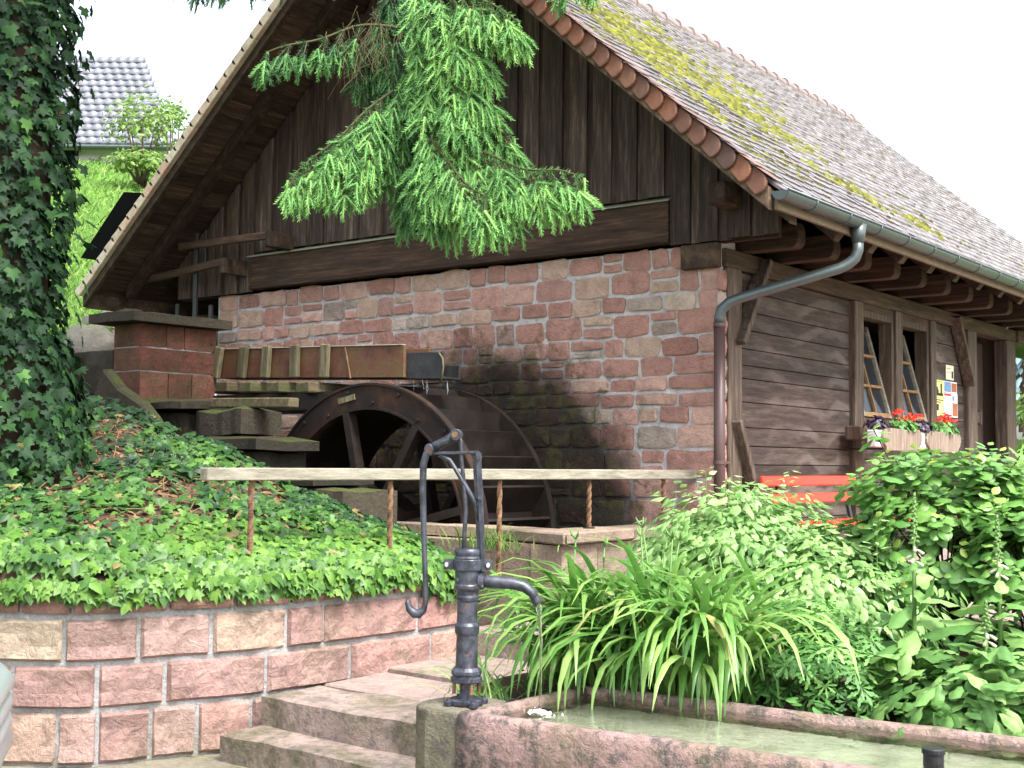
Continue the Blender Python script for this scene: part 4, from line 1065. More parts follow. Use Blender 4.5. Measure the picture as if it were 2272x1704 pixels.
# skirt down behind
b0 = len(vs); vs += [(vs[NV * W + i][0] - .05, vs[NV * W + i][1] + .55, vs[NV * W + i][2] - .75) for i in range(W)]
fs += [(NV * W + i, NV * W + i + 1, b0 + i + 1, b0 + i) for i in range(W - 1)]
struct(mk('ivy_bank', vs, fs, 'soil', smooth=True))
# ivy leaves
P = []; N_ = []; D_ = []; sc = []; ti = []
def bank_n(u, v):
    a = np.array(bank(u, v)); b_ = np.array(bank(min(u + .01, 1), v)) - a; c = np.array(bank(u, min(v + .02, 1))) - a
    n = np.cross(b_, c); n /= np.linalg.norm(n); return a, (n if n[2] > 0 else -n)
for i in range(15000):
    u = rnd.uniform(.3, 1); v = .03 + .97 * rnd.random() ** 1.25
    a, n = bank_n(u, v)
    if a[0] < -6: continue
    gap = noise.noise(V((a[0] * 2.3, a[1] * 2.3, 7)))
    pat = noise.noise(V((a[0] * 1.1, a[1] * 1.1, 17)))
    if gap > .14 - .1 * (v > .35) and v > .17 and rnd.random() < .86: continue
    front = max(0, 1 - v / .16)
    P.append(a + n * rnd.uniform(.015, .09) + np.array([0, 0, .05 * front * rnd.random()])); to_cam = nrm(np.array(CAM) - a)
    nn = n + to_cam * (.25 + .7 * front) + rng.normal(0, .33, 3); N_.append(nn)
    D_.append(np.array([.35, -.5, -.55 - .8 * front]) + rng.normal(0, .55, 3))
    sc.append(rnd.choice([rnd.uniform(.028, .05), rnd.uniform(.045, .075), rnd.uniform(.06, .092)]) * (1.08 if front else 1)); 
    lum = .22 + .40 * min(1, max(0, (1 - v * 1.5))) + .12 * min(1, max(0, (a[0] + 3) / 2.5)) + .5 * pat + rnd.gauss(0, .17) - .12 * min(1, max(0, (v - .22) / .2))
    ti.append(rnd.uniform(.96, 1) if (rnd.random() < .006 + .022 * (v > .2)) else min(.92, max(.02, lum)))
# fringe hanging over the wall
for i in range(1700):
    s = rnd.uniform(s0 - 1.2, FS[-1] - .2); p, d, n = fpt(s); hang = rnd.random() ** 1.3 * max(.01, .09 + .11 * noise.noise(V((s * 2.2, 0, 4))) + .035 * (s - s0 - 1.0))
    P.append(np.array(p + n * rnd.uniform(.01, .085)) + np.array([0, 0, .97 - hang])); N_.append(np.array(n) + np.array([0, 0, .45]) + rng.normal(0, .3, 3)); D_.append(np.array([0, 0, -1.]) + rng.normal(0, .4, 3)); sc.append(rnd.uniform(.05, .085)); ti.append(min(.92, .62 + rnd.uniform(-.25, .28)))
P = np.array(P); N_ = np.array(N_); D_ = np.array(D_); sc = np.array(sc); ti = np.array(ti)
h_ = rng.random(len(P)) < .65
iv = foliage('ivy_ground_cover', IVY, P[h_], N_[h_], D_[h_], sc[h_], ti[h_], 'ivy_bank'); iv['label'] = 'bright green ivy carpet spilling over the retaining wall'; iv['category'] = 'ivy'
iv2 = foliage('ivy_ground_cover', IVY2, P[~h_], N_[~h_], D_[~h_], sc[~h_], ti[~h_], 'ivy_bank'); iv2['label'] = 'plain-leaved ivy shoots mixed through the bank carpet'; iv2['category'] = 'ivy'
# litter
P = []; N_ = []; D_ = []
for i in range(3600):
    a, n = bank_n(rnd.uniform(.35, 1), rnd.uniform(.12, 1)); P.append(a + n * .012); N_.append(n + rng.normal(0, .3, 3)); D_.append(rng.normal(0, 1, 3))
lt = foliage('leaf_litter', OVATE, P, np.array(N_), np.array(D_), rng.uniform(.03, .07, len(P)), rng.random(len(P)), 'litter'); lt['label'] = 'brown dead leaves lying between the ivy'; lt['category'] = 'leaf litter'

rn = MB()
for i in range(170):
    u, v = rnd.uniform(.4, .98), rnd.uniform(.08, .95); pts = []; du, dv = rnd.gauss(0, .012), rnd.gauss(0, .03)
    for k in range(6):
        a, n = bank_n(min(.99, max(.3, u + du * k + rnd.gauss(0, .003))), min(.99, max(.03, v + dv * k + rnd.gauss(0, .01)))); pts.append(tuple(a + n * rnd.uniform(.015, .06)))
    rn.tube(pts, .0032, 5, True, rnd.random())
ro = rn.build('ivy_runners', 'litter', kind='stuff', tint=True, smooth=True); ro['label'] = 'bare brown ivy runners creeping over the bank'; ro['category'] = 'ivy stems'

# ================================================================== HANDRAIL
rail = thing('handrail', 'pale timber handrail on twisted rusty iron posts', 'railing', (-.6, -2.5, 1.1))
RL, RR = V((-.85, -4.55, 1.533)), V((-.27, .02, 1.533))
MB().beam(RL, RR, .085, .075).build('rail', 'rail_wood', rail, bevel=.006)
for t, zb in ((.07, 1.0), (.30, 1.0), (.515, .75), (.72, 1.125), (.915, 1.125)):
    p = RL + (RR - RL) * t; n = 26
    MB().tube([V((p.x, p.y, zb + (1.497 - zb) * k / n)) for k in range(n + 1)], .016, 8, True, 0, .38, 4).build('twisted_post', 'rust', rail, smooth=False)
    if zb > 1.1: MB().tube([(p.x, p.y, zb), (p.x, p.y, zb + .012)], .045, 12).build('foot_plate', 'black_iron', rail)

# ================================================================== BASIN, PLINTH, WATER
basin = thing('water_trough', 'long pink sandstone water trough with blotched front', 'water trough', (3.4, -4.6, 0))
BX0, BX1, BY0, BY1, BZ = 1.475, 5.6, -5.03, -4.09, .55
def skew(vs): return [(v[0], v[1] + .085 * (v[0] - 1.49), v[2]) for v in vs]      # the trough stands a little askew
def rim_wall(nm, x0, x1, y0, y1):
    """long wall of the trough with a worn, slightly wavy rim"""
    L = max(x1 - x0, y1 - y0); n = max(6, int(L / .12)); alongx = x1 - x0 > y1 - y0; vs = []
    prof = [(0, 0), (0, BZ - .035), (.008, BZ - .01), (.022, BZ), (-.022, BZ), (-.008, BZ - .012), (0, BZ - .04), (0, .05)]
    for i in range(n + 1):
        t = i / n
        for k, (o, zz) in enumerate(prof):
            hi = k >= 4
            if alongx: x = x0 + (x1 - x0) * t; y = (y1 if hi else y0) + o
            else: y = y0 + (y1 - y0) * t; x = (x1 if hi else x0) + o
            wob = .008 * noise.noise(V((x * 6, y * 6, zz * 8))); wz = .007 * noise.noise(V((x * 4 + 3, y * 4, 1)))
            vs.append((x + (0 if alongx else wob), y + (wob if alongx else 0), max(zz + (wz if zz > .4 else 0), 0)))
    W = len(prof); fs = [(i * W + k, i * W + (k + 1) % W, (i + 1) * W + (k + 1) % W, (i + 1) * W + k) for i in range(n) for k in range(W)]
    fs += [tuple(range(W))[::-1], tuple(range(n * W, (n + 1) * W))]
    return mk(nm, skew(vs), fs, 'basin_stone', basin, smooth=True)
rim_wall('front_wall', BX0, BX1, BY0, BY0 + .085); rim_wall('back_wall', BX0, BX1, BY1 - .085, BY1)
rim_wall('end_wall', BX0 + .004, BX0 + .085, BY0 + .07, BY1 - .07); rim_wall('end_wall', BX1 - .085, BX1, BY0 + .07, BY1 - .07)
bm_ = MB().box(BX0 + .07, BX1 - .07, BY0 + .07, BY1 - .07, .1, .28); bm_.v = skew(bm_.v); bm_.build('bottom', 'basin_in', basin)
wv = []; nxw, nyw = 90, 24
for j in range(nyw + 1):
    for i in range(nxw + 1):
        x = BX0 + .075 + (BX1 - BX0 - .15) * i / nxw; y = BY0 + .075 + (BY1 - BY0 - .15) * j / nyw + .085 * (BX0 + .075 + (BX1 - BX0 - .15) * i / nxw - 1.49)
        d = math.hypot(x - 1.672, y + 4.724); wv.append((x, y, .522 + .004 * math.sin(d * 55) * math.exp(-d * 3) + .0012 * noise.noise(V((x * 9, y * 9, 0)))))
W = nxw + 1
wo_ = mk('water', wv, [(j * W + i, j * W + i + 1, (j + 1) * W + i + 1, (j + 1) * W + i) for j in range(nyw) for i in range(nxw)], 'water', smooth=True); struct(wo_)
op = MB().tube([(3.33, -4.47, .2), (3.33, -4.47, .565)], .038, 18); op.tube([(3.33, -4.47, .55), (3.33, -4.47, .572)], .043, 18)
tag(op.build('overflow_pipe', 'black_iron', smooth=False, bevel=.003), 'dark iron overflow stub standing in the trough water', 'pipe')
poly = [(1.47, -5.02), (1.47, -4.66), (1.34, -4.64), (1.24, -4.69), (1.175, -4.79), (1.16, -4.9), (1.2, -4.99), (1.3, -5.035)]
tag(MB().prism(poly, (0, 0, 0), (1, 0, 0), (0, 1, 0), (0, 0, 1), .548).build('pump_plinth', 'plinth_stone', bevel=.02, seg=3), 'rounded grey stone plinth carrying the pump at trough end', 'plinth')

# ================================================================== HAND PUMP
PX, PY = 1.385, -4.86
pump = thing('hand_pump', 'old blue-black iron hand pump with hooked lever handle', 'pump', (PX, PY, .55))
PB = [(.001, .565), (.030, .565), (.030, .66), (.03, .66)]
MB().lathe([(.078, .551), (.08, .556), (.08, .572), (.074, .576)], (PX, PY), 20).build('base_flange', 'pump', pump, smooth=False)
for k in range(4):
    a = k * math.pi / 2 + .5; MB().lathe([(.026, .5505), (.026, .566), (.012, .572), (.012, .58)], (PX + .085 * math.cos(a), PY + .085 * math.sin(a)), 10).build('base_lug', 'pump', pump)
    MB().tube([(PX + .058 * math.cos(a), PY + .058 * math.sin(a), .6), (PX + .058 * math.cos(a), PY + .058 * math.sin(a), .66)], .008, 8).build('bolt', 'rust', pump)
MB().lathe([(.031, .57), (.031, .655)], (PX, PY), 16).build('riser_pipe', 'pump', pump, smooth=False)
MB().lathe([(.068, .648), (.071, .652), (.071, .668), (.064, .672), (.064, .680), (.068, .684), (.068, .698), (.056, .712)], (PX, PY), 24).build('lower_flange', 'pump', pump, smooth=False)
body = MB().lathe([(.053, .70), (.049, .73), (.047, .85), (.053, .862), (.055, .87), (.055, .895), (.051, .902), (.046, .908), (.045, 1.0), (.050, 1.008), (.051, 1.02), (.048, 1.03), (.05, 1.045), (.061, 1.06), (.061, 1.072), (.057, 1.078), (.056, 1.15)], (PX, PY), 40).build('barrel', 'pump', pump, smooth=True)
mod = body.modifiers.new('edges', 'EDGE_SPLIT'); mod.split_angle = math.radians(18)
MB().lathe([(.061, 1.185), (.061, 1.196), (.056, 1.2), (.059, 1.205), (.062, 1.215), (.06, 1.232), (.05, 1.236)], (PX, PY), 24).build('barrel_cap', 'pump', pump, smooth=True)
cl = MB().lathe([(.063, 1.138), (.066, 1.14), (.066, 1.186), (.063, 1.188)], (PX, PY), 24)
cl.box(PX - .118, PX - .055, PY - .012, PY + .012, 1.14, 1.186).box(PX + .055, PX + .118, PY - .012, PY + .012, 1.14, 1.186)
clo = cl.build('clamp', 'pump', pump, bevel=.003)
for sx in (-.1, .1): MB().tube([(PX + sx, PY - .026, 1.163), (PX + sx, PY - .01, 1.163)], .011, 8).build('bolt', 'steel', clo)
MB().beam((PX + .075, PY - .015, 1.13), (PX + .042, PY - .015, 1.66), .026, .012, (0, 1, 0)).build('upright', 'pump', pump, bevel=.003)
MB().beam((PX + .062, PY + .014, 1.13), (PX + .03, PY + .014, 1.66), .034, .012, (0, 1, 0)).build('upright', 'pump', pump, bevel=.003)
for zz in (1.64, 1.46): MB().tube([(PX + .045 + (1.64 - zz) * .06, PY - .035, zz), (PX + .045, PY + .03, zz)], .011, 8).build('bolt', 'pump', pump)
MB().beam((PX + .045, PY, 1.662), (PX - .215, PY, 1.655), .028, .014).build('top_bracket', 'pump', pump, bevel=.003)
MB().tube([(PX - .16, PY, 1.652), (PX - .09, PY, 1.625), (PX - .02, PY, 1.52), (PX + .03, PY, 1.44), (PX + .045, PY, 1.36)], .011, 8).build('bracket_strut', 'pump', pump, smooth=True)
MB().tube([(PX - .212, PY - .045, 1.672), (PX - .212, PY + .045, 1.672)], .026, 16).build('pivot', 'pump', pump, bevel=.003)
MB().tube([(PX - .212, PY - .05, 1.672), (PX - .212, PY - .045, 1.672)], .014, 12).build('pivot_pin', 'rust', pump)
MB().tube([(PX - .205, PY, 1.676), (PX - .12, PY, 1.71), (PX - .06, PY, 1.737)], [.024, .022, .026], 12).build('lever_arm', 'pump', pump, smooth=True)
MB().tube([(PX - .06, PY - .04, 1.739), (PX - .06, PY + .04, 1.739)], .027, 16).build('lever_eye', 'pump', pump, bevel=.003)
MB().tube([(PX - .06, PY - .05, 1.739), (PX - .06, PY - .04, 1.739)], .014, 8).build('eye_nut', 'rust', pump)
MB().tube([(PX - .05, PY, 1.735), (PX - .04, PY, 1.71), (PX - .036, PY, 1.64), (PX - .02, PY, 1.5), (PX - .012, PY, 1.4), (PX - .018, PY, 1.3), (PX - .02, PY, 1.22)], .0095, 8).build('pump_rod', 'pump', pump, smooth=True)
hp = [(PX - .200, 1.678), (PX - .225, 1.655), (PX - .243, 1.61), (PX - .245, 1.5), (PX - .235, 1.3), (PX - .222, 1.1), (PX - .218, 1.0), (PX - .228, .965), (PX - .255, .945), (PX - .288, .947), (PX - .315, .968), (PX - .325, .995), (PX - .322, 1.008)]
hr = [.016, .019, .021, .019, .0165, .015, .016, .018, .021, .022, .021, .016, .01]
MB().tube([(x, PY - .03, zz) for x, zz in hp], hr, 14).build('handle', 'pump', pump, smooth=True)
sp = [(PX + .05, 1.093), (PX + .10, 1.09), (PX + .24, 1.083), (PX + .31, 1.070), (PX + .355, 1.045), (PX + .385, 1.005)]
MB().tube([(x, PY, zz) for x, zz in sp], [.03, .028, .0265, .026, .025, .024], 16, True).build('spout', 'pump', pump, smooth=True)
MB().lathe([(.03, 0), (.03, 0)], (0, 0), 4)
MB().tube([(PX + .372, PY, 1.022), (PX + .386, PY, 1.003), (PX + .392, PY, .994)], [.028, .029, .027], 16).build('spout_lip', 'pump', pump, smooth=False)
MB().tube([(PX + .045, PY, 1.093), (PX + .075, PY, 1.092)], .04, 18).build('spout_collar', 'pump', pump, smooth=False, bevel=.004)
PHI = math.radians(33)
for ch in pump.children:
    for v in ch.data.vertices:
        dx, dy = v.co.x - PX, v.co.y - PY
        if abs(dx) > .07: dx = math.copysign(.07 + (abs(dx) - .07) * .76, dx)
        v.co.x = PX + dx * math.cos(PHI) - dy * math.sin(PHI); v.co.y = PY + dx * math.sin(PHI) + dy * math.cos(PHI)
for ch in clo.children:
    for v in ch.data.vertices:
        dx, dy = v.co.x - PX, v.co.y - PY
        if abs(dx) > .07: dx = math.copysign(.07 + (abs(dx) - .07) * .76, dx)
        v.co.x = PX + dx * math.cos(PHI) - dy * math.sin(PHI); v.co.y = PY + dx * math.sin(PHI) + dy * math.cos(PHI)
JX, JY = PX + .317 * math.cos(PHI), PY + .317 * math.sin(PHI)
jet = MB().tube([(JX + .01 * min(1, t * 3) + .0015 * math.sin(t * 21), JY + .006 * min(1, t * 3), .998 - t * .478) for t in np.linspace(0, 1, 26)],
                [(.014 - .0092 * min(1, t * 2.4)) * (1 + .15 * math.sin(t * 40)) for t in np.linspace(0, 1, 26)], 8, True)
jo = jet.build('water_jet', 'jet', smooth=True); tag(jo, 'thin stream of water falling from pump spout into trough', 'water')
sv = MB()
for i in range(110):
    a = rnd.uniform(0, 6.28); r_ = abs(rnd.gauss(0, .03)); k = rnd.uniform(.002, .0065)
    sv.add([(JX + .012 + r_ * 1.5 * math.cos(a) + v_[0] * k, JY + r_ * math.sin(a) + v_[1] * k, .522 + v_[2] * k * 1.2 + .012 * max(0, 1 - r_ / .04) * rnd.random()) for v_ in DV], DF)
so_ = sv.build('splash', 'foam', kind='stuff', smooth=True); so_['label'] = 'white splash where the jet hits the trough water'; so_['category'] = 'splash'

# ================================================================== BENCH
bench = thing('red_bench', 'bright red slatted bench with black supports against timber wall', 'bench', (.35, 1.2, .7))
def bslat(nm, x, y0, y1, zc, hh, th_=.03, tilt_=.15):
    MB().beam((x, y0, zc), (x, y1, zc), th_, hh, (-tilt_, 0, 1)).build(nm, 'red_paint', bench, bevel=.006)
bslat('back_slat', .21, .30, 2.2, 1.483, .085); bslat('back_slat', .24, .42, 2.3, 1.335, .085)
for x in (.36, .48, .60, .72): MB().box(x - .05, x + .05, .42, 2.3, 1.115, 1.145).build('seat_slat', 'red_paint', bench, bevel=.006)
for y in (.62, 1.98):
    MB().beam((.265, y, 1.12), (.185, y, 1.50), .05, .03, (1, 0, 0)).build('back_support', 'black_iron', bench, bevel=.003)
    MB().box(.25, .76, y - .025, y + .025, 1.07, 1.114).build('seat_support', 'black_iron', bench)
    MB().box(.27, .31, y - .02, y + .02, .7, 1.07).build('leg', 'black_iron', bench); MB().box(.68, .72, y - .02, y + .02, .7, 1.07).build('leg', 'black_iron', bench)
    for x, zz in ((.229, 1.483), (.259, 1.335)): MB().tube([(x, y + .03, zz), (x + .012, y + .03, zz)], .012, 10).build('bolt', 'steel', bench)

# ================================================================== FLOWER BOXES
def tuft(center, n, rad, tmpl, size, mat, name, parent, kind='stuff', upb=.6, flat_=.6):
    c = np.array(center); d = nrm(rng.normal(0, 1, (n, 3)) + np.array([0, 0, .4])); d[:, 2] = np.abs(d[:, 2]) * .9
    P_ = c + d * np.array(rad) * rng.uniform(.45, 1, (n, 1)); return foliage(name, tmpl, P_, d + np.array([0, 0, upb]) + rng.normal(0, .3, (n, 3)), d + rng.normal(0, .4, (n, 3)) - np.array([0, 0, .3]), rng.uniform(*size, n), rng.random(n), mat, parent, kind)
def planter(y0, y1, label):
    p = thing('flower_box', label, 'flower box', (.3, (y0 + y1) / 2, 1.77), 'flower boxes under the windows')
    za, zb, yc, hw_ = 1.765, 1.975, (y0 + y1) / 2, (y1 - y0) / 2
    poly = [(-hw_ + .10, 0), (hw_ - .10, 0), (hw_ - .09, .03), (hw_ - .03, .07), (hw_, .13), (hw_ - .02, .18), (hw_ - .08, .215), (hw_ - .14, .20), (-hw_ + .14, .215), (-hw_ + .08, .20), (-hw_ + .02, .18), (-hw_, .13), (-hw_ + .03, .07), (-hw_ + .09, .03)]
    MB().prism(poly, (.43, yc, za), (0, 1, 0), (0, 0, 1), (1, 0, 0), .025).build('front_board', 'planter', p, bevel=.004)
    MB().box(.335, .429, y0 - .1, y1 - .06, za + .03, zb - .02).build('liner', 'liner', p, bevel=.01)
    MB().box(.0, .34, y0 + .3, y0 + .33, 1.775, 1.79).build('hanger', 'black_iron', p)
    tuft((.36, yc + .2, zb + .02), 130, (.13, .36, .12), BROAD, (.04, .07), 'ger', 'leaves', p)
    tuft((.36, y0 + .1, zb + .02), 120, (.13, .2, .12), BROAD, (.03, .055), 'purple', 'purple_leaves', p)
    for k in range(6):
        tuft((.38 + rnd.uniform(-.06, .1), yc - .12 + k * .12 + rnd.uniform(-.03, .03), zb + rnd.uniform(.06, .18)), 26, (.05, .055, .04), OVATE, (.022, .034), 'red_flower', 'red_flower_head', p)
planter(2.28, 3.30, 'grey wooden flower box with red geraniums under near window')
planter(3.42, 4.44, 'grey wooden flower box with red geraniums under far window')

# ================================================================== POSTERS
def sheet(name, y0, y1, z0, z1, mat, label, prints=(), x=-.0235):
    t = MB().box(x, x + .003, y0, y1, z0, z1).build(name, mat); tag(t, label, 'poster')
    for i, (a, b_, c, d, mm) in enumerate(prints):
        MB().box(x + .0032, x + .0036 + i * .0002, y0 + (y1 - y0) * a, y0 + (y1 - y0) * b_, z0 + (z1 - z0) * c, z0 + (z1 - z0) * d).build('print', mm, t)
    return t
ink = [(.12, .9, .9, .92, 'ink')]
def fig(base):     # dark upright silhouettes of a printed picture
    return [(.15, .5, base + .1, base + .45, 'ink'), (.22, .42, base + .45, base + .6, 'ink'), (.68, .82, base + .2, base + .8, 'ink'), (.5, .92, base + .1, base + .26, 'ink')]
sheet('poster', 4.95, 5.28, 2.40, 2.60, 'paper_yellow', 'upper yellow poster with black silhouettes beside far window', ink + fig(0.0))
sheet('poster', 4.95, 5.28, 2.19, 2.395, 'paper_yellow', 'lower yellow poster with black lettering bars beside far window', [(.08, .95, .86, .92, 'ink'), (.15, .7, .74, .8, 'ink'), (.2, .5, .3, .66, 'ink')])
sheet('poster', 5.29, 5.72, 2.47, 2.60, 'paper_white', 'landscape photo print at top of the poster cluster', [(.02, .55, .05, .95, 'print_blue'), (.58, .97, .1, .9, 'print_brown')])
sheet('poster', 5.29, 5.55, 2.19, 2.465, 'paper_white', 'white sheet with red stripes in the poster cluster', [(.02, .9, .88, .97, 'print_red'), (.05, .95, .02, .1, 'print_red')])
sheet('poster', 5.56, 5.74, 2.19, 2.465, 'paper_white', 'narrow poster with rust red photo beside door post', [(.05, .95, .05, .6, 'print_brown'), (.05, .4, .7, .9, 'print_blue')])
sheet('notice', 5.36, 5.62, 2.62, 2.79, 'paper_cream', 'small cream notice above the other posters', [(.1, .6, .75, .78, 'ink'), (.1, .6, .5, .52, 'ink'), (.72, .92, .12, .6, 'ink')])

# leaning board at the right edge
tag(MB().beam((1.30, 4.6, 1.9), (1.62, 4.9, .72), .05, .3, (0, 1, 0)).build('leaning_board', 'orange_board', bevel=.006), 'varnished orange board leaning upright near the far door', 'board')

# ================================================================== DAYLILY CLUMP
lily = thing('daylily_clump', 'large clump of arching daylily leaves behind the trough', 'plant', (1.7, -3.7, .45))
def blade(base, az, L, lean, bend, wd, seg=8):
    p = V(base); d = V((math.cos(az) * math.sin(lean), math.sin(az) * math.sin(lean), math.cos(lean))); out = V((math.cos(az), math.sin(az), 0)); side = V((-math.sin(az), math.cos(az), 0))
    side = (side + out * rnd.uniform(-.3, .3)).normalized(); vs = []; st = L / seg; ang = lean
    for i in range(seg + 1):
        t = i / seg; w2 = wd * (.55 + .45 * min(1, t * 4)) * (1 - max(0, (t - .55) / .45) ** 1.6) * .5 + .0008
        nn = side.cross(V((out.x * math.sin(ang), out.y * math.sin(ang), math.cos(ang)))).normalized()
        vs += [p - side * w2, p - nn * w2 * .35, p + side * w2]
        ang += bend * (.25 + 1.5 * t) / seg; ang = min(ang, 2.95)
        p = p + V((out.x * math.sin(ang), out.y * math.sin(ang), math.cos(ang))) * st
    fs = []
    for i in range(seg):
        a = i * 3; fs += [(a, a + 1, a + 4, a + 3), (a + 1, a + 2, a + 5, a + 4)]
    return vs, fs
lb = MB()
for i in range(540):
    u = rnd.random(); bx_ = 1.16 + .95 * u + rnd.gauss(0, .07); by_ = -3.70 + rnd.gauss(0, .15) + .08 * math.sin(u * 5)
    by_ = max(by_, -3.95)
    az = rnd.uniform(0, 2 * math.pi)
    if rnd.random() < .45: az = rnd.gauss(-1.3, .7)
    vs, fs = blade((bx_, by_, .42), az, rnd.uniform(.72, 1.22), rnd.uniform(.04, .42), rnd.uniform(1.4, 3.2), rnd.uniform(.032, .052))
    if i < 290: mk('leaf', vs, fs, 'lily', lily, tint=rnd.random(), smooth=True)
    else: lb.add(vs, fs, rnd.random())
lb.build('inner_leaves', 'lily', lily, smooth=True, kind='stuff', tint=True)
for i in range(9):
    x, y = 1.2 + rnd.random() * .9, -3.7 + rnd.gauss(0, .1); h = rnd.uniform(.7, .86); dx, dy = rnd.gauss(0, .06), rnd.gauss(0, .06)
    st = MB().tube([(x, y, .45), (x + dx * .4, y + dy * .4, .45 + h * .6), (x + dx, y + dy, .45 + h)], [.006, .005, .004], 6).build('flower_stalk', 'stem', lily, smooth=True)
    b = MB()
    for k in range(3):
        a = rnd.uniform(0, 6.28); b.tube([(x + dx, y + dy, .45 + h), (x + dx + .02 * math.cos(a), y + dy + .02 * math.sin(a), .47 + h), (x + dx + .035 * math.cos(a), y + dy + .035 * math.sin(a), .50 + h)], [.004, .007, .002], 6)
    b.build('bud', 'stem', st, smooth=True)
# thin grass leaves beside the pump
gr = thing('grass_tuft', 'thin arching grass tuft beside the pump on the landing', 'grass', (1.05, -4.3, .33))
b = MB()
for i in range(46):
    vs, fs = blade((1.08 + rnd.gauss(0, .06), -4.32 + rnd.gauss(0, .07), .33), rnd.gauss(2.9, .8), rnd.uniform(.3, .62), rnd.uniform(.1, .5), rnd.uniform(1.4, 2.9), rnd.uniform(.006, .012)); b.add(vs, fs, rnd.random())
b.build('blades', 'lily', gr, kind='stuff', tint=True)
# tufts at the kerb
gr = thing('grass_tuft', 'short grass tuft growing in front of the pit kerb', 'grass', (-.75, -2.1, 1.0))
b = MB()
for i in range(120):
    vs, fs = blade((-.72 + rnd.gauss(0, .16), -2.15 + rnd.gauss(0, .1), 1.0), rnd.uniform(0, 6.28), rnd.uniform(.1, .24), rnd.uniform(.05, .5), rnd.uniform(.6, 2.0), rnd.uniform(.004, .008), 5); b.add(vs, fs, rnd.random())
b.build('blades', 'grass', gr, kind='stuff', tint=True)

# ================================================================== SHRUBS
def mound(center, rad, n, seed, shell=.75):
    """points in the outer shell of a lumpy dome with outward normals"""
    P_ = []; N__ = []
    c = np.array(center)
    for i in range(n):
        d = nrm(rng.normal(0, 1, 3)); 
        if d[2] < -.25: d[2] = -d[2]
        k = 1 + .4 * noise.noise(V(tuple(d * 2.1)) + V((seed, 0, 0))) + .26 * noise.noise(V(tuple(d * 5)) + V((seed, 3, 0)))
        r_ = rnd.uniform(shell, 1) ** .6 * k
        P_.append(c + d * r_ * np.array(rad)); N__.append(nrm(d / np.array(rad)))
    return np.array(P_), np.array(N__)
def stems(parent, base, tips, r=.008, mat='stem', name='stem'):
    for t in tips:
        m_ = [(base[0] + (t[0] - base[0]) * .3, base[1] + (t[1] - base[1]) * .3, base[2] + (t[2] - base[2]) * .55)]
        MB().tube([(base[0] + rnd.gauss(0, .05), base[1] + rnd.gauss(0, .05), base[2])] + m_ + [tuple(t)], [r, r * .8, r * .5], 6).build(name, mat, parent, smooth=True)
def compound_shrub(name, label, center, rad, nfr, seed, base, size=(.048, .08)):
    """fronds of 3 x 3 pointed leaflets leaning outwards"""
    t = thing(name, label, 'shrub', base)
    P_, N__ = mound(center, rad, nfr, seed, .55); P2 = []; N2 = []; D2 = []; T2 = []; S2 = []
    for p, n in zip(P_, N__):
        out = nrm(n * np.array([1, 1, .35]) + rng.normal(0, .35, 3) + np.array([0, 0, -.25])); nn = nrm(n + np.array([0, 0, .8]) + rng.normal(0, .25, 3)); side = np.cross(nn, out); tt = rnd.random()
        k = rnd.uniform(.8, 1.25)
        for j, (a, b_, dd) in enumerate(((0, 0, 0), (.075, .05, .6), (.075, -.05, -.6), (.14, 0.02, .15), (.03, .07, 1.0), (.03, -.07, -1.0), (.11, .075, .5), (.11, -.075, -.5))):
            P2.append(p + out * (a * k) + side * b_ * k + np.array([0, 0, -.35 * (a + abs(b_)) * k]) ); D2.append(out + side * dd + np.array([0, 0, -.35]) + rng.normal(0, .15, 3)); N2.append(nn + rng.normal(0, .22, 3)); S2.append(rnd.uniform(*size) * k); T2.append(min(1, max(0, .5 + .5 * (tt - .5) + .18 * rng.normal())))
    for q in range(7):          # upright sprigs above the mound
        a = rnd.uniform(0, 6.28); c = np.array(center) + np.array([math.cos(a) * rad[0] * rnd.uniform(.1, .8), math.sin(a) * rad[1] * rnd.uniform(.1, .8), rad[2] * rnd.uniform(.95, 1.25)])
        MB().tube([tuple(c - np.array([0, 0, .3])), tuple(c)], [.004, .002], 5).build('stem', 'stem', t)
        for j in range(16):
            a2 = j * 2.4; o_2 = np.array([math.cos(a2), math.sin(a2), .1]); P2.append(c + o_2 * .02 - np.array([0, 0, .012 * j])); D2.append(o_2 + rng.normal(0, .2, 3)); N2.append(np.array([0, 0, 1.]) + rng.normal(0, .3, 3)); S2.append(rnd.uniform(*size) * .8); T2.append(rnd.uniform(.5, 1))
    foliage('leaves', OVATE2, P2, np.array(N2), np.array(D2), S2, T2, 'shrub', t)
    tips = P_[rng.choice(len(P_), 16)]; stems(t, base, [c * .8 + np.array(base) * .2 for c in tips]); return t
compound_shrub('meadow_rue_shrub', 'pale green leafy shrub in front of the downpipe', (1.45, -2.45, .92), (.62, .58, .54), 680, 3, (1.45, -2.4, .6))
compound_shrub('meadow_rue_shrub', 'pale green leafy shrub drooping below the red bench', (1.98, -2.45, .80), (.55, .5, .46), 560, 8, (1.98, -2.45, .6))

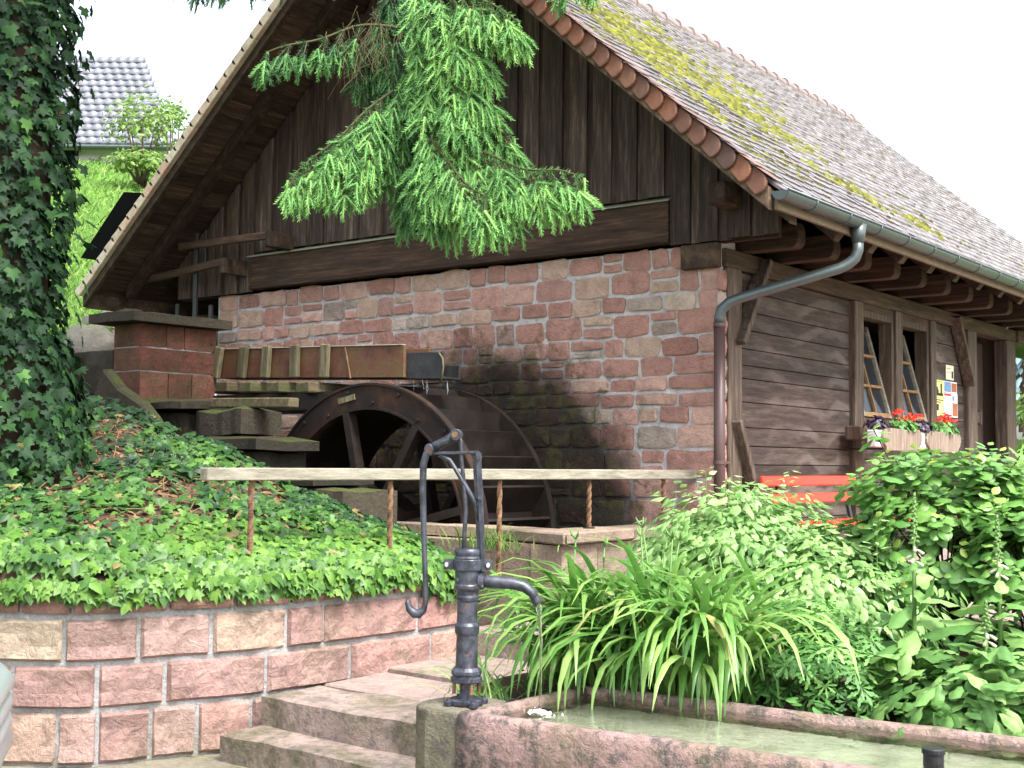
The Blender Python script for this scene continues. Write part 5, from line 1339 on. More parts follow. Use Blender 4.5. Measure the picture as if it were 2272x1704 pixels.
# hydrangea: rosettes on stems
hyd = thing('hydrangea_shrub', 'glossy dark green hydrangea with broad leaf rosettes on right', 'shrub', (2.55, -1.9, .6))
def rosettes(parent, center, rad, n, seed, size, mat, tm, k=8, shell=.6):
    P_, N__ = mound(center, rad, n, seed, shell); P2 = []; N2 = []; D2 = []; S2 = []; T2 = []
    for p, n_ in zip(P_, N__):
        ax = nrm(n_ * .7 + np.array([0, 0, .8]) + rng.normal(0, .25, 3)); a0 = rnd.uniform(0, 6.28)
        e1 = nrm(np.cross(ax, [0.3, .5, .1])); e2 = np.cross(ax, e1); tt = rnd.random()
        for j in range(k):
            a = a0 + j * 2.4; rad_ = e1 * math.cos(a) + e2 * math.sin(a); lo = j / k
            D2.append(rad_ + ax * (.75 - 1.05 * lo)); N2.append(ax * (1 - .1 * lo) - rad_ * (.65 - 1.0 * lo) + rng.normal(0, .12, 3)); P2.append(p + rad_ * .012 - ax * .075 * lo); S2.append(rnd.uniform(*size) * (.5 + .55 * lo))
            T2.append(1.0 if (j == 0 and rnd.random() < .5) else min(.9, max(0, .5 + .35 * (tt - .5) + .2 * (.5 - lo) + .14 * rng.normal())))
    foliage('leaves', tm, P2, np.array(N2), np.array(D2), S2, T2, mat, parent); return P_
pp = rosettes(hyd, (2.45, -1.95, 1.1), (.6, .62, .64), 260, 21, (.08, .13), 'hyd', BROAD)
stems(hyd, (2.5, -1.95, .6), pp[::6], .007, 'twig')
hyd2 = thing('hydrangea_shrub', 'second hydrangea mass at the right edge of the bed', 'shrub', (3.05, -1.9, .6))
pp = rosettes(hyd2, (3.05, -2.05, .98), (.52, .5, .52), 190, 31, (.075, .12), 'hyd', BROAD); stems(hyd2, (3.05, -2.0, .6), pp[::8], .007, 'twig')

# cut-leaved geranium
ger = thing('cranesbill_clump', 'low clump of deeply cut cranesbill leaves behind trough rim', 'plant', (2.25, -3.6, .45))
P_, N__ = mound((2.36, -3.42, .58), (.46, .36, .36), 420, 44, .55)
foliage('leaves', PALM, P_, N__ + np.array([0, 0, .7]) + rng.normal(0, .3, (len(P_), 3)), N__ * np.array([1, 1, .2]) + rng.normal(0, .4, (len(P_), 3)), rng.uniform(.055, .105, len(P_)), np.clip(.55 + .3 * rng.normal(size=len(P_)), 0, 1), 'ger', ger)
stems(ger, (2.25, -3.55, .45), P_[:26], .004)

# foxgloves
def foxglove(x, y, h, label, seed, lean=(0, 0)):
    z0 = bed_z(x, y); f = thing('foxglove', label, 'plant', (x, y, z0))
    MB().tube([(x, y, z0), (x + lean[0] * .4, y + lean[1] * .4, z0 + h * .5), (x + lean[0], y + lean[1], z0 + h)], [.013, .011, .004], 8).build('stalk', 'stem', f, smooth=True)
    P2 = []; N2 = []; D2 = []; S2 = []
    for k in range(34):
        t = (k / 34) ** 1.3 * .68; a = k * 2.4 + seed; d = np.array([math.cos(a), math.sin(a), 0]); L = .33 * (1 - .7 * t / .68) * rnd.uniform(.85, 1.2)
        P2.append(np.array([x + lean[0] * t, y + lean[1] * t, z0 + .02 + h * t]) + d * .012); D2.append(d + np.array([0, 0, .8 - .5 * rnd.random()])); N2.append(np.array([0, 0, 1.]) - d * .3 + rng.normal(0, .12, 3)); S2.append((L * .78, L, L))
    foliage('leaves', FOXL, P2, np.array(N2) + rng.normal(0, .28, (len(P2), 3)), np.array(D2) + rng.normal(0, .2, (len(P2), 3)), np.array(S2), rng.random(len(P2)), 'fox', f)
    b = MB(); w_ = MB()
    for k in range(46):
        t = .68 + .32 * k / 46; a = k * 2.4; d = V((math.cos(a), math.sin(a), 0)); c = V((x + lean[0] * t, y + lean[1] * t, z0 + h * t)); r_ = .028 * (1.15 - (t - .68) / .32)
        if k < 12:
            if k % 2 == 0: w_.tube([c + d * .008, c + d * .022 + V((0, 0, -.006)), c + d * .042 + V((0, 0, -.02))], [.003, .006, .008], 7)
        else: b.tube([c, c + d * r_ * .7 + V((0, 0, .004)), c + d * r_ * 1.2], [.004, .008, .002], 6)
    b.build('buds', 'stem', f, smooth=True, kind='stuff'); w_.build('bells', 'white_bell', f, smooth=True, kind='stuff')
foxglove(2.84, -3.35, 1.0, 'tall foxglove with white lower bells behind the trough', 1, (-.0, .02))
foxglove(3.18, -3.15, .86, 'shorter foxglove right of the tall one', 4, (-.02, .01))
foxglove(3.22, -3.5, .55, 'small foxglove spike low at right edge of bed', 7)
# broad low leaves
lo_ = thing('broadleaf_clump', 'low broad green leaves filling the bed at lower right', 'plant', (3.15, -3.65, .45))
P_, N__ = mound((3.2, -3.5, .5), (.5, .4, .3), 460, 55, .3)
sz_ = rng.uniform(.06, .16, len(P_)); foliage('leaves', FOXL, P_, N__ * .8 + np.array([0, 0, .6]) + rng.normal(0, .4, (len(P_), 3)), N__ + np.array([0, 0, .5]) + rng.normal(0, .5, (len(P_), 3)), np.stack([sz_ * .75, sz_, sz_], 1), rng.random(len(P_)), 'fox', lo_)
# ground cover between
P_ = []; N__ = []
for i in range(1700):
    x, y = rnd.uniform(.95, 4.4), rnd.uniform(-3.98, -1.5); P_.append((x, y, bed_z(x, y) + rnd.uniform(.01, .1))); N__.append(rng.normal(0, .45, 3) + np.array([0, -.2, 1]))
gc = foliage('bed_weeds', OVATE, P_, np.array(N__), rng.normal(0, 1, (len(P_), 3)), rng.uniform(.03, .09, len(P_)), rng.random(len(P_)) * .7, 'ger'); gc['label'] = 'small mixed weeds covering the bed soil'; gc['category'] = 'weeds'
rb = thing('foliage_shrub', 'loose leafy shrub rising at right beyond the hydrangea', 'shrub', (3.6, -1.2, .7))
pp = rosettes(rb, (3.6, -1.3, 1.0), (.5, .5, .5), 90, 61, (.08, .12), 'hyd', BROAD); stems(rb, (3.6, -1.3, .65), pp[::9], .006, 'twig')
# shrub past the far door and background greenery at right
def leaf_cloud(name, label, cat, center, rad, n, seed, size, mat, trunk=None, tm=OVATE, group=None, shell=.35):
    t = thing(name, label, cat, (center[0], center[1], trunk if trunk is not None else center[2] - rad[2]), group)
    P_, N__ = mound(center, rad, n, seed, shell)
    foliage('crown', tm, P_, N__ + np.array([0, 0, .5]) + rng.normal(0, .5, (len(P_), 3)), rng.normal(0, .7, (len(P_), 3)) + N__ * .5 - np.array([0, 0, .2]), rng.uniform(*size, len(P_)), rng.random(len(P_)), mat, t)
    zb = trunk if trunk is not None else center[2] - rad[2]
    for k in range(5):
        a = k * 1.3 + seed; e = (center[0] + rad[0] * .5 * math.cos(a), center[1] + rad[1] * .5 * math.sin(a), center[2] + rad[2] * .3)
        MB().tube([(center[0] + .05 * math.cos(a), center[1] + .05 * math.sin(a), zb), ((center[0] + e[0]) / 2, (center[1] + e[1]) / 2, (zb + e[2]) / 2), e], [.03 + rad[0] * .02, .02 + rad[0] * .012, .008], 7).build('trunk' if k == 0 else 'limb', 'bark', t, smooth=True)
    return t
leaf_cloud('garden_shrub', 'fresh green shrub at right edge beyond the house corner', 'shrub', (.75, 10.9, 2.3), (.9, .9, 1.5), 900, 71, (.12, .2), 'bush', .65)
leaf_cloud('garden_shrub', 'rounded background shrub on the lawn behind the house', 'shrub', (-.6, 16.5, 2.2), (2.2, 2, 1.7), 1500, 72, (.15, .26), 'bush', .7)
leaf_cloud('garden_shrub', 'near leafy sprig hanging at the right frame edge', 'shrub', (2.05, 3.55, 2.0), (.42, .4, .75), 190, 73, (.1, .16), 'hyd', .7, BROAD)

# ================================================================== IVY TREE (spruce) with hanging bough
TC = V((-3.06, -4.58, 1.9))
tree = thing('spruce_tree', 'tall spruce with ivy-covered trunk and low hanging bough', 'tree', tuple(TC))
MB().tube([(TC.x - .05, TC.y, 1.2), (TC.x, TC.y, 3), (TC.x + .05, TC.y, 6), (TC.x, TC.y, 10), (TC.x, TC.y, 15)], [.38, .33, .3, .24, .05], 18).build('trunk', 'bark', tree, smooth=True)
P = []; N_ = []; D_ = []; sc = []; ti = []
for i in range(7200):
    zz = rnd.uniform(1.3, 5.6); a = rnd.uniform(0, 2 * math.pi)
    if math.cos(a - math.atan2(CAM.y - TC.y, CAM.x - TC.x)) < -.35: continue
    n = np.array([math.cos(a), math.sin(a), 0.])
    flare = .32 * max(0, 1 - (zz - 1.5) / 1.0); lump = .09 * noise.noise(V((a * 2, zz * 1.6, 2))) + .05 * noise.noise(V((a * 5, zz * 4, 2)))
    r_ = .40 + flare * .8 + lump + rnd.uniform(-.04, .06)
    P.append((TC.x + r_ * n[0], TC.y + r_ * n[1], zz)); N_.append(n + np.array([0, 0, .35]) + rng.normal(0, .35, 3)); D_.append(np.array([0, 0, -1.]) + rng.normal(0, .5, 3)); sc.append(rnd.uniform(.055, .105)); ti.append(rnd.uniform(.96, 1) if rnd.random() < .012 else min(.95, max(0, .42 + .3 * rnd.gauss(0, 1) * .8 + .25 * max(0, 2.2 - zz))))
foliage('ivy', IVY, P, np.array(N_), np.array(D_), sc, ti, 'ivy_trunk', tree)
P = []; N_ = []
for i in range(160):
    zz = rnd.uniform(1.5, 5); a = math.atan2(CAM.y - TC.y, CAM.x - TC.x) + rnd.uniform(-1.2, 1.5)
    r_ = .5 + rnd.uniform(0, .1); P.append((TC.x + r_ * math.cos(a), TC.y + r_ * math.sin(a), zz)); N_.append(np.array([math.cos(a), math.sin(a), .4]) + rng.normal(0, .4, 3))
foliage('ivy_shoots', IVY, P, np.array(N_), np.tile([0, 0, -1.], (len(P), 1)) + rng.normal(0, .5, (len(P), 3)), rng.uniform(.07, .11, len(P)), rng.uniform(.3, .9, len(P)), 'ivy_trunk', tree)

# --- needles
NV_ = [(-.05, 0, 0), (.05, 0, 0), (.028, 1, .0), (-.028, 1, 0)]; NF_ = [(0, 1, 2, 3)]
needP, needX, needY, needZ, needS, needT = [], [], [], [], [], []
def needles(a, b_, tone, dens=1.0, L=.016, lean=.75):
    """needles round a twig from a to b"""
    a = np.asarray(a, float); b_ = np.asarray(b_, float); d = b_ - a; ln = np.linalg.norm(d)
    if ln < 1e-4: return
    d = d / ln; n = max(6, int(ln * 520 * dens)); t = rng.random(n)[:, None]; r_ = rng.normal(0, 1, (n, 3)); r_ -= (r_ @ d)[:, None] * d; r_ = nrm(r_)
    y = nrm(r_ + d * lean); needP.append(a + d * ln * t); needY.append(y); z_ = nrm(np.cross(y, rng.normal(0, 1, (n, 3)))); needZ.append(z_); needX.append(np.cross(y, z_))
    needS.append(L * rng.uniform(.75, 1.15, n)); needT.append(np.clip(tone + rng.normal(0, .06, n) + .08 * t[:, 0], 0, 1))
def shoot_template(nn=36):
    r5 = random.Random(5); vs = []; fs = []
    def ax_(t): return V((0, t, -.10 * t * t))
    for i in range(4):
        t = i / 3 * .96; c = ax_(t)
        for k in range(5): a = k * 2 * math.pi / 5; r_ = .055 * (1 - .5 * t); vs.append((c.x + r_ * math.cos(a), c.y, c.z + r_ * math.sin(a)))
    for i in range(3):
        for k in range(5): fs.append((i * 5 + k, i * 5 + (k + 1) % 5, i * 5 + 5 + (k + 1) % 5, i * 5 + 5 + k))
    for i in range(nn):
        t = (i + .5) / nn; c = ax_(t * .98); a = i * 2.4 + r5.uniform(-.4, .4); d = V((math.cos(a), 1.05 + .9 * t, math.sin(a))).normalized()
        L = .205 * r5.uniform(.8, 1.1) * (1 - .25 * t); q = d.cross(V((r5.gauss(0, 1), r5.gauss(0, 1), r5.gauss(0, 1)))).normalized() * .0165
        b = len(vs); e = c + d * L; vs += [tuple(c - q), tuple(c + q), tuple(e + q * .45), tuple(e - q * .45)]; fs.append((b, b + 1, b + 2, b + 3))
    return vs, fs
SHV, SHF = shoot_template()
SP, SD, SS, ST = [], [], [], []
twigs = MB()
def camp(px, py, depth):
    d = _f + CR * ((px - 1136) / 2840.35) - CU * ((py - 852) / 2840.35); return np.array(CAM + d * depth)
def shoot(p, d, L, tone):
    SP.append(p); SD.append(nrm(np.asarray(d, float) + np.array([0, 0, -.25]))); SS.append(L); ST.append(min(1, max(0, tone + rnd.uniform(-.05, .18))))
def spray(p, d, L, tone):
    """hanging spray: axis with alternating shoots"""
    d = nrm(d); n = max(2, int(L / .034)); pts = [p]; cur = p
    side = nrm(np.cross(d, np.array([0, 0, 1]) + rng.normal(0, .25, 3)))
    if rnd.random() < .6: side = nrm(np.array(CR) * .8 + rng.normal(0, .35, 3)); side = nrm(side - d * (side @ d))
    for i in range(n):
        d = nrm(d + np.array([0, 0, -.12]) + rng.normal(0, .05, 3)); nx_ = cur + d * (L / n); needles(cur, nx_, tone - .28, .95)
        twigs.tube([tuple(cur), tuple(nx_)], .0022, 4, False, .7)
        if i >= n * .15:
            for sg in (-1, 1):
                if rnd.random() < .93: shoot(nx_, d * .75 + side * sg * rnd.uniform(.5, .85) + rng.normal(0, .18, 3), rnd.uniform(.062, .1) * (1.12 - .3 * i / n), tone + rnd.uniform(-.12, .12))
        cur = nx_
    shoot(cur, d, .095, tone + .1)
def limb(pts, tone, sp=.052, Ls=(.2, .08), rad=.011, bare=0., fan=.55):
    """pts: (px, py, depth) along the limb as seen; sprays hang from it"""
    W_ = [camp(*p) for p in pts]; C_ = catmull([tuple(p) for p in W_], 10); S_ = np.concatenate([[0], np.cumsum(np.linalg.norm(np.diff(C_, axis=0), axis=1))])
    twigs.tube([tuple(c) for c in C_], list(np.linspace(rad * .6, .003, len(C_))), 6, True, .3)
    s = S_[-1] * bare; 
    while s < S_[-1]:
        p = np.array([np.interp(s, S_, C_[:, i]) for i in range(3)]); q = np.array([np.interp(min(s + .03, S_[-1]), S_, C_[:, i]) for i in range(3)]); d = nrm(q - p + 1e-6); t = s / S_[-1]
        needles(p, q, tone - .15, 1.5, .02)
        for k in range(5):
            sidev = np.array(CR) * rnd.uniform(-fan, fan) - np.array(_f) * rnd.uniform(-.5, .8)
            spray(p, d * .55 + np.array([0, 0, -.85]) + sidev * .7, (Ls[0] * (1 - t) + Ls[1] * t) * rnd.uniform(.75, 1.2), tone + rnd.uniform(-.1, .1))
        s += sp * rnd.uniform(.8, 1.2)
    shoot(C_[-1], C_[-1] - C_[-4], .09, tone + .1)
K = 1.0271
def L_(*p): return [(x * K, y * K, d) for x, y, d in p]
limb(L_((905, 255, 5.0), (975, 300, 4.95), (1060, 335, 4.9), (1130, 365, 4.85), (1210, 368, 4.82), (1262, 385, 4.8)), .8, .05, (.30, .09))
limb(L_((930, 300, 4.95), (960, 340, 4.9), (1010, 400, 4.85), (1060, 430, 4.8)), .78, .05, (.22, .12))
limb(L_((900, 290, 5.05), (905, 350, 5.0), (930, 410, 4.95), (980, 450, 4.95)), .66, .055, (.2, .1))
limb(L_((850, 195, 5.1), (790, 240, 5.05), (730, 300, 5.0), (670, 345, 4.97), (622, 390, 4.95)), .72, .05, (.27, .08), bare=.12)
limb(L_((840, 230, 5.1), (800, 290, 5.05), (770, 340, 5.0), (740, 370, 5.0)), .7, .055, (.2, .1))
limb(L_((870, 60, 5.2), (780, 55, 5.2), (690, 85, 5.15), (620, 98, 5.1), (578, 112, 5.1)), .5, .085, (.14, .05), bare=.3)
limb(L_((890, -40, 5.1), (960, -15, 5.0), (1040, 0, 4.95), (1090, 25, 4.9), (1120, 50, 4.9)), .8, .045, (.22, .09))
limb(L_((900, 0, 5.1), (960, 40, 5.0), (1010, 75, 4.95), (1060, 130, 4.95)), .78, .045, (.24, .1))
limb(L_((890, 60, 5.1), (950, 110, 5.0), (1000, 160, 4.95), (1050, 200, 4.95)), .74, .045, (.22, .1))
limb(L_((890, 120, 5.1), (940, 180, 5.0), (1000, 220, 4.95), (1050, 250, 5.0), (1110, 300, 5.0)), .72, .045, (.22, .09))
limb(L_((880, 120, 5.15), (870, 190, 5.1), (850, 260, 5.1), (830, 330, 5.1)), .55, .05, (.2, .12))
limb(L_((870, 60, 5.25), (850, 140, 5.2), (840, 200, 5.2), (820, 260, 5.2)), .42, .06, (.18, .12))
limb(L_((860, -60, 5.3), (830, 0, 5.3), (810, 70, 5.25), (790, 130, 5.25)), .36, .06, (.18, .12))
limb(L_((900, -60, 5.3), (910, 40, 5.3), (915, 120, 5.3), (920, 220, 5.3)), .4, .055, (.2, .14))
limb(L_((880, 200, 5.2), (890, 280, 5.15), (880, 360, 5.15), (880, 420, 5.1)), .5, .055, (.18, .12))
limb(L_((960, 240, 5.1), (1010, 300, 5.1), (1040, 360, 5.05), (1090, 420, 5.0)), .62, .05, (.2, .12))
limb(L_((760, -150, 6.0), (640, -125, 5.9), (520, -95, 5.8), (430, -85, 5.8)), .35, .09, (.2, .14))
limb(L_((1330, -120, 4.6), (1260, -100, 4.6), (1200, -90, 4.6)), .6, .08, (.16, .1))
# dry inner twigs
for i in range(120):
    p = camp((800 + rnd.gauss(0, 35)) * K, (90 + rnd.gauss(0, 35)) * K, 5.15); d = nrm(np.array([rnd.gauss(0, .5), rnd.gauss(0, .5), -1])) * rnd.uniform(.05, .16); q = p + d; twigs.tube([tuple(p), tuple(p + d * .5 + rng.normal(0, .01, 3)), tuple(q)], [.0016, .0012, .0008], 4, False, rnd.random())
# limb back to the trunk
hub = camp(890 * K, -120 * K, 5.2)
twigs.tube([(TC.x, TC.y, 5.2), (TC.x + 1.4, TC.y + .0, 5.3), tuple((np.array([TC.x + 2.6, TC.y - .2, 5.0]) + hub) / 2), tuple(hub), tuple(camp(870 * K, 60 * K, 5.45)), tuple(camp(890 * K, 250 * K, 5.3))], [.08, .06, .045, .028, .016, .008], 8, True, 0.)
# upper crown above the frame: layered drooping limbs, coarser
crown = []
for lev in range(9):
    zz = 6.7 + lev * .7
    for k in range(9):
        a = k * 2 * math.pi / 9 + lev * .7; Lb = 3.0 * (1 - lev / 11); d = V((math.cos(a), math.sin(a), 0)); p0 = V((TC.x, TC.y, zz)); pm_ = p0 + d * Lb * .55 + V((0, 0, .05)); e = p0 + d * Lb + V((0, 0, -.35))
        twigs.tube([tuple(p0), tuple(pm_), tuple(e)], [.04, .025, .008], 5, True, .2)
        for j in range(80):
            t = rnd.uniform(.15, 1); c = p0.lerp(pm_, t / .55) if t < .55 else pm_.lerp(e, (t - .55) / .45); crown.append((c.x + rnd.gauss(0, .12), c.y + rnd.gauss(0, .12), c.z, math.cos(a), math.sin(a)))
C_ = np.array(crown); n = len(C_)
foliage('crown', LANCE, C_[:, :3], np.c_[C_[:, 3:5] * .6, np.full(n, .5)] + rng.normal(0, .5, (n, 3)), np.c_[C_[:, 3:5] * .5, np.full(n, -1.)] + rng.normal(0, .35, (n, 3)), rng.uniform(.3, .62, n), rng.uniform(0, .4, n), 'needle', tree)
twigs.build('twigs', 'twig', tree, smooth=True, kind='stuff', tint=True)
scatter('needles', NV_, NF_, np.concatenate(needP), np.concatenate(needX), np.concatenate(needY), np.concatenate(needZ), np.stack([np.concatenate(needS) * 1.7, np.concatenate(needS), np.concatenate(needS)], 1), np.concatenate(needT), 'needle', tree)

nS = len(SP); X_, Y_, Z_ = frames(np.tile([0, 0, 1.], (nS, 1)) + rng.normal(0, .3, (nS, 3)), np.array(SD))
Y_ = np.array(SD); X_ = nrm(np.cross(Y_, np.array([0, 0, 1.]) + rng.normal(0, .2, (nS, 3)))); Z_ = np.cross(X_, Y_)
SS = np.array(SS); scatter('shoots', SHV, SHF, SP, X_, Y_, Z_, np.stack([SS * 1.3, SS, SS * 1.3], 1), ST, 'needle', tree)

# ================================================================== HILLSIDE: grass, ferns, rocks, far house, bush
P = []; N_ = []; D_ = []; sc = []
BL = leaf_half([(0, 0), (.035, .1), (.03, .6), (0, 1)], .2, .35)
for i in range(42000):
    r_ = rnd.random() ** 1.5; s = 3 + 36 * r_; a = rnd.uniform(-.42, .30); x = -6.6 - s * math.cos(a + .62); y = -1.2 + s * math.sin(a + .62)
    P.append((x, y, hill_z(x, y) - .02)); N_.append((rnd.gauss(.4, .5), rnd.gauss(-.5, .5), .3)); D_.append((rnd.gauss(0, .35), rnd.gauss(0, .35), 1)); sc.append((rnd.uniform(1.2, 2.2), 1, 1)); sc[-1] = tuple(np.array(sc[-1]) * rnd.uniform(.1, .24) * (1 + .02 * s))
gz = foliage('meadow_grass', BL, P, np.array(N_), np.array(D_), sc, rng.random(len(P)), 'grass'); gz['label'] = 'sunlit tall meadow grass on the slope behind'; gz['category'] = 'grass'
def fern(x, y, z0, seed, label):
    f = thing('fern', label, 'fern', (x, y, z0)); P2 = []; N2 = []; D2 = []; S2 = []
    for k in range(11):
        a = k * .57 + seed; d = np.array([math.cos(a), math.sin(a), 0]); L = rnd.uniform(.45, .7)
        for j in range(22):
            t = j / 22; p = np.array([x, y, z0]) + d * L * t * (1 - .15 * t) + np.array([0, 0, L * (.95 * t - .75 * t * t)]); side = np.array([-d[1], d[0], 0])
            for sg in (-1, 1): P2.append(p); D2.append(side * sg + d * .4 + rng.normal(0, .08, 3)); N2.append(np.array([0, 0, 1.]) - d * .3 + rng.normal(0, .15, 3)); w2 = .13 * math.sin(math.pi * min(1, t * .9 + .12)); S2.append((w2 * .5, w2, w2))
    foliage('fronds', LANCE, P2, np.array(N2), np.array(D2), np.array(S2), rng.random(len(P2)), 'fern', f)
fern(-6.3, -2.35, 2.55, 0, 'bright fern between ivy trunk and stone pier'); fern(-6.9, -2.0, 2.6, 2, 'second fern further back beside the rocks'); fern(-7.6, -.6, 2.9, 4, 'fern under the left eave of the mill')
for i, (x, y, zz, s_, lab) in enumerate(((-6.6, -1.5, 2.75, .33, 'pale rock beside the pier capstone'), (-7.6, -.4, 3.0, .45, 'mossy rock under the left eave'), (-7.2, .6, 3.05, .4, 'mossy boulder behind the sluice rods'), (-8.3, .3, 3.2, .5, 'yellow-mossed boulder left under the eave'))):
    vs = []; fs = []; nu, nv = 12, 7
    for j in range(nv + 1):
        for k in range(nu):
            ph = math.pi * j / nv; a = 2 * math.pi * k / nu; d = V((math.sin(ph) * math.cos(a), math.sin(ph) * math.sin(a), math.cos(ph))); q = 1 + .35 * noise.noise(d * 1.7 + V((i * 5, 0, 0))); vs.append((x + d.x * s_ * q * 1.2, y + d.y * s_ * q, zz + d.z * s_ * q * .75))
    for j in range(nv):
        for k in range(nu): fs.append((j * nu + k, (j + 1) * nu + k, (j + 1) * nu + (k + 1) % nu, j * nu + (k + 1) % nu))
    tag(mk('rock', vs, fs, 'rock', smooth=True), lab, 'rock')
# far house
er = V(camp(392, 352, 43)); rr_ = V(camp(322, 103, 46.5)); el = er - V((CR.x, CR.y, 0)) * 13; rl = rr_ - V((CR.x, CR.y, 0)) * 13
er.z = el.z = 12.05; rl.z = rr_.z = 16.15
fh = thing('hillside_house', 'house on the hillside with steep blue-grey tiled roof', 'house', (er.x, er.y, 8))
Nf = (el - er).cross(rr_ - er).normalized(); Nf = Nf if Nf.z > 0 else -Nf
fr_ = mk('roof', [er, el, rl, rr_, er - Nf * .15, el - Nf * .15, rl - Nf * .15, rr_ - Nf * .15], [(0, 1, 2, 3), (7, 6, 5, 4), (0, 4, 5, 1), (3, 2, 6, 7), (0, 3, 7, 4), (1, 5, 6, 2)], 'slate_tile', fh)
ax = (er - el).normalized(); dnv = (er - rr_); dnv = dnv - ax * dnv.dot(ax); Ls = dnv.length; dnv.normalize(); cnt = int(13.5 / .33); rw_ = int(Ls / .36)
tv = [(-.165 + .33 * k / 6, y, .022 * math.sin(k / 6 * 2 * math.pi) + .05 * y / .4) for y in (0, .4) for k in range(7)] + [(-.165 + .33 * k / 6, .4, .022 * math.sin(k / 6 * 2 * math.pi) - .02) for k in range(7)]
tf = [(k, k + 1, k + 8, k + 7) for k in range(6)] + [(k + 7, k + 8, k + 15, k + 14) for k in range(6)]
P = []
for j in range(rw_):
    sh = (er - rr_).dot(ax) * (j + .5) / rw_
    for i in range(cnt):
        q = rr_ + dnv * (j * .36) + ax * (sh - .17 - i * .33) + Nf * .03; P.append(tuple(q))
n = len(P); scatter('roof_tiles', tv, tf, P, np.tile(np.array(ax), (n, 1)), np.tile(np.array(dnv), (n, 1)), np.tile(np.array(Nf), (n, 1)), np.ones(n), rng.random(n), 'slate_tile', fr_)
back = V((_f.x, _f.y, 0)).normalized()
wl = MB(); a = er - ax * .5 + back * .6; c_ = el + back * .6
wl.add([(a.x, a.y, 6), (c_.x, c_.y, 6), (c_.x, c_.y, 12.2), (a.x, a.y, 12.2)] + [(p.x + back.x * 7, p.y + back.y * 7, zz) for p, zz in ((a, 6), (c_, 6), (c_, 12.2), (a, 12.2))], [(0, 1, 2, 3), (7, 6, 5, 4), (0, 3, 7, 4), (1, 5, 6, 2), (3, 2, 6, 7)])
wl.build('wall', 'house_white', fh)
r2 = rr_ + back * 4.5; r3 = rl + back * 4.5
mk('rear_roof', [rr_, rl, r3 - V((0, 0, 4)), r2 - V((0, 0, 4))], [(0, 1, 2, 3)], 'slate_tile', fh)
for k in range(2):
    q = er - ax * (4.1 + k * 2.4) + back * .56; MB().beam(q - ax * .6, q + ax * .6, .06, 1.2).build('window', 'car_glass', fh)
MB().tube([tuple(er + Nf * .02), tuple(el + Nf * .02)], .07, 8).build('gutter', 'zinc', fh)
q = camp(300, 300, 36)
bt = leaf_cloud('hillside_bush', 'airy pale green bush in front of the hillside house', 'bush', tuple(camp(318, 300, 36)), (1.15, 1.1, 1.25), 800, 81, (.09, .17), 'bush', float(hill_z(q[0], q[1])), OVATE, None, .15)
leaf_cloud('hillside_bush', 'small pale bush at the roof edge above the meadow', 'bush', tuple(camp(385, 270, 38)), (.5, .5, .75), 260, 82, (.09, .16), 'bush', float(hill_z(q[0], q[1])), OVATE, None, .15)
leaf_cloud('hillside_bush', 'low dense green bush below the hillside house eave', 'bush', tuple(camp(310, 370, 35)), (1.1, .9, .45), 700, 83, (.1, .18), 'bush', float(hill_z(q[0], q[1])), OVATE, None, .2)
# distant conifers at right
def conifer(x, y, z0, h, i):
    t = thing('distant_conifer', ['leftmost', 'second', 'middle', 'fourth', 'rightmost'][i] + ' of five conifers coloured haze-pale beyond the roof end', 'tree', (x, y, z0), 'conifers on the far hillside'); P2 = []; D2 = []; N2 = []
    for k in range(420):
        t_2 = rnd.random() ** .8; a = rnd.uniform(0, 6.28); r_ = (1 - t_2) * h * .17 * rnd.uniform(.3, 1); P2.append((x + r_ * math.cos(a), y + r_ * math.sin(a), z0 + h * (.08 + .92 * t_2) )); D2.append((math.cos(a), math.sin(a), -.7)); N2.append((math.cos(a) * .5, math.sin(a) * .5, .8))
    foliage('crown', LANCE, P2, np.array(N2) + rng.normal(0, .25, (len(P2), 3)), np.array(D2), rng.uniform(.8, 1.6, len(P2)), rng.random(len(P2)), 'conifer', t)
    MB().tube([(x, y, z0 - .5), (x, y, z0 + h)], [h * .02, .03], 7).build('trunk', 'bark', t)
for i in range(5):
    p = camp(2190 + i * 17 + rnd.uniform(-8, 8), 700, 118 + rnd.uniform(-14, 14)); conifer(p[0], p[1], 5 + rnd.uniform(0, 2), rnd.uniform(13.5, 16.5), i)
heightmesh('far_hill', np.linspace(-140, 160, 20), np.linspace(70, 260, 20), lambda x, y: -2 + max(0, (y - 80)) * .05, 'hill')

# ================================================================== CAR at the left edge
car = thing('parked_car', 'silver car, only its front bumper corner showing at left edge', 'car', (-.5, -7.6, 0))
CO = V((.392, -6.475, 0)); fwd = V((.62, .78, 0)).normalized(); lat = V((fwd.y, -fwd.x, 0))         # bumper corner on the car's left-front
def cp_(l, s_, zz): return CO + fwd * l + lat * s_ + V((0, 0, zz))
prof = [(0, .32, .58, .80), (-.12, .22, .80, .95)]
secs = [(-.1, .46, .60, .0), (-.15, .42, .72, .0), (-.3, .36, .80, .0), (-.6, .2, .9, .0), (-1.1, .2, .98, .0), (-1.5, .2, 1.3, .12), (-2.1, .2, 1.46, .16), (-3.0, .2, 1.44, .17), (-3.6, .22, 1.2, .12), (-3.9, .25, .95, .03), (-4.05, .35, .8, 0)]
vs = []; WID = 1.7; nk = 16
for l, z0, z1, tum in secs:
    round_ = .30 if l > -.05 else (.12 if l > -.2 else 0)
    for k in range(nk):
        a = 2 * math.pi * k / nk; ca, sa = math.cos(a), math.sin(a); e = .45
        sx = math.copysign(abs(ca) ** e, ca); sz = math.copysign(abs(sa) ** e, sa); zz = (z0 + z1) / 2 + sz * (z1 - z0) / 2
        hw2 = (WID / 2 - round_) * (1 - (tum * max(0, (zz - .85)) / .5))
        vs.append(cp_(l, WID / 2 + sx * hw2, zz))
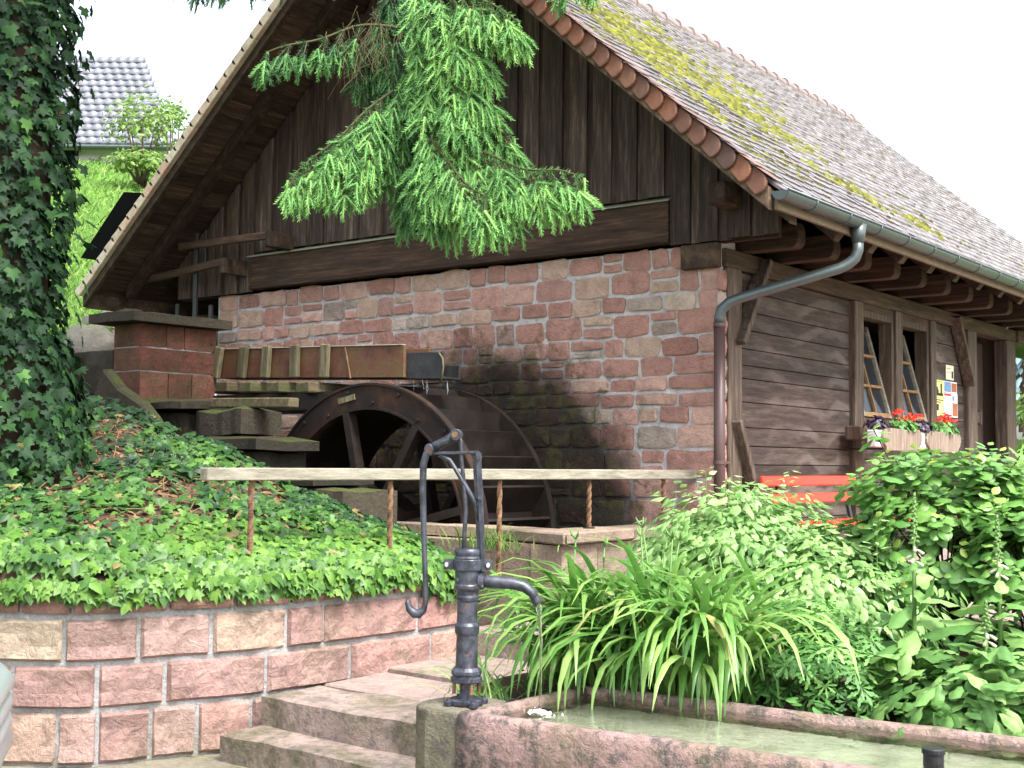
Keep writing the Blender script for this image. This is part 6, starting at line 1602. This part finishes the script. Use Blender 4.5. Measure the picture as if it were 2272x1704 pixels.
fs = [(i * nk + k, i * nk + (k + 1) % nk, (i + 1) * nk + (k + 1) % nk, (i + 1) * nk + k) for i in range(len(secs) - 1) for k in range(nk)] + [tuple(range(nk)), tuple(range((len(secs) - 1) * nk, len(secs) * nk))[::-1]]
bd = mk('body', vs, fs, 'car_paint', car, smooth=True); sm = bd.modifiers.new('sub', 'SUBSURF'); sm.levels = sm.render_levels = 1
bp = MB()
for zz in (.66, .73, .80):
    bp.tube([cp_(-.9, -.0, zz - .03), cp_(-.4, -.005, zz), cp_(-.16, .02, zz), cp_(-.03, .12, zz), cp_(.03, .35, zz), cp_(.05, .85, zz), cp_(.03, 1.35, zz), cp_(-.03, 1.58, zz), cp_(-.2, 1.69, zz)], .042, 10)
bp.tube([cp_(-.9, .06, .57), cp_(-.16, .1, .57), cp_(-.03, .2, .57), cp_(.0, .85, .57), cp_(-.03, 1.5, .57), cp_(-.2, 1.6, .57)], [.085] * 6, 12)
bp.build('bumper', 'car_paint', car, smooth=True)
MB().tube([cp_(-.1, .07, .50), cp_(-.085, .055, .50)], .03, 10).build('parking_sensor', 'black_iron', car)
MB().tube([cp_(-.25, .1, .86), cp_(-.12, .16, .85), cp_(-.06, .38, .82)], [.06, .08, .06], 12).build('headlight', 'lamp_glass', car, smooth=True); MB().tube([cp_(-.25, 1.6, .86), cp_(-.12, 1.54, .85), cp_(-.06, 1.32, .82)], [.06, .08, .06], 12).build('headlight', 'lamp_glass', car, smooth=True)
for l in (-.85, -3.25):
    for s_, e in ((.0, .2), (1.5, 1.7)):
        wo2 = MB().tube([cp_(l, s_ - .01, .31), cp_(l, e + .01, .31)], .31, 24).build('wheel', 'tyre', car); MB().tube([cp_(l, s_ - .02, .31), cp_(l, e + .02, .31)], .2, 18).build('rim', 'car_paint', wo2)
mk('windscreen', [cp_(-1.08, .2, 1.0), cp_(-1.08, 1.5, 1.0), cp_(-1.55, 1.38, 1.36), cp_(-1.55, .32, 1.36)], [(0, 1, 2, 3)], 'car_glass', car)
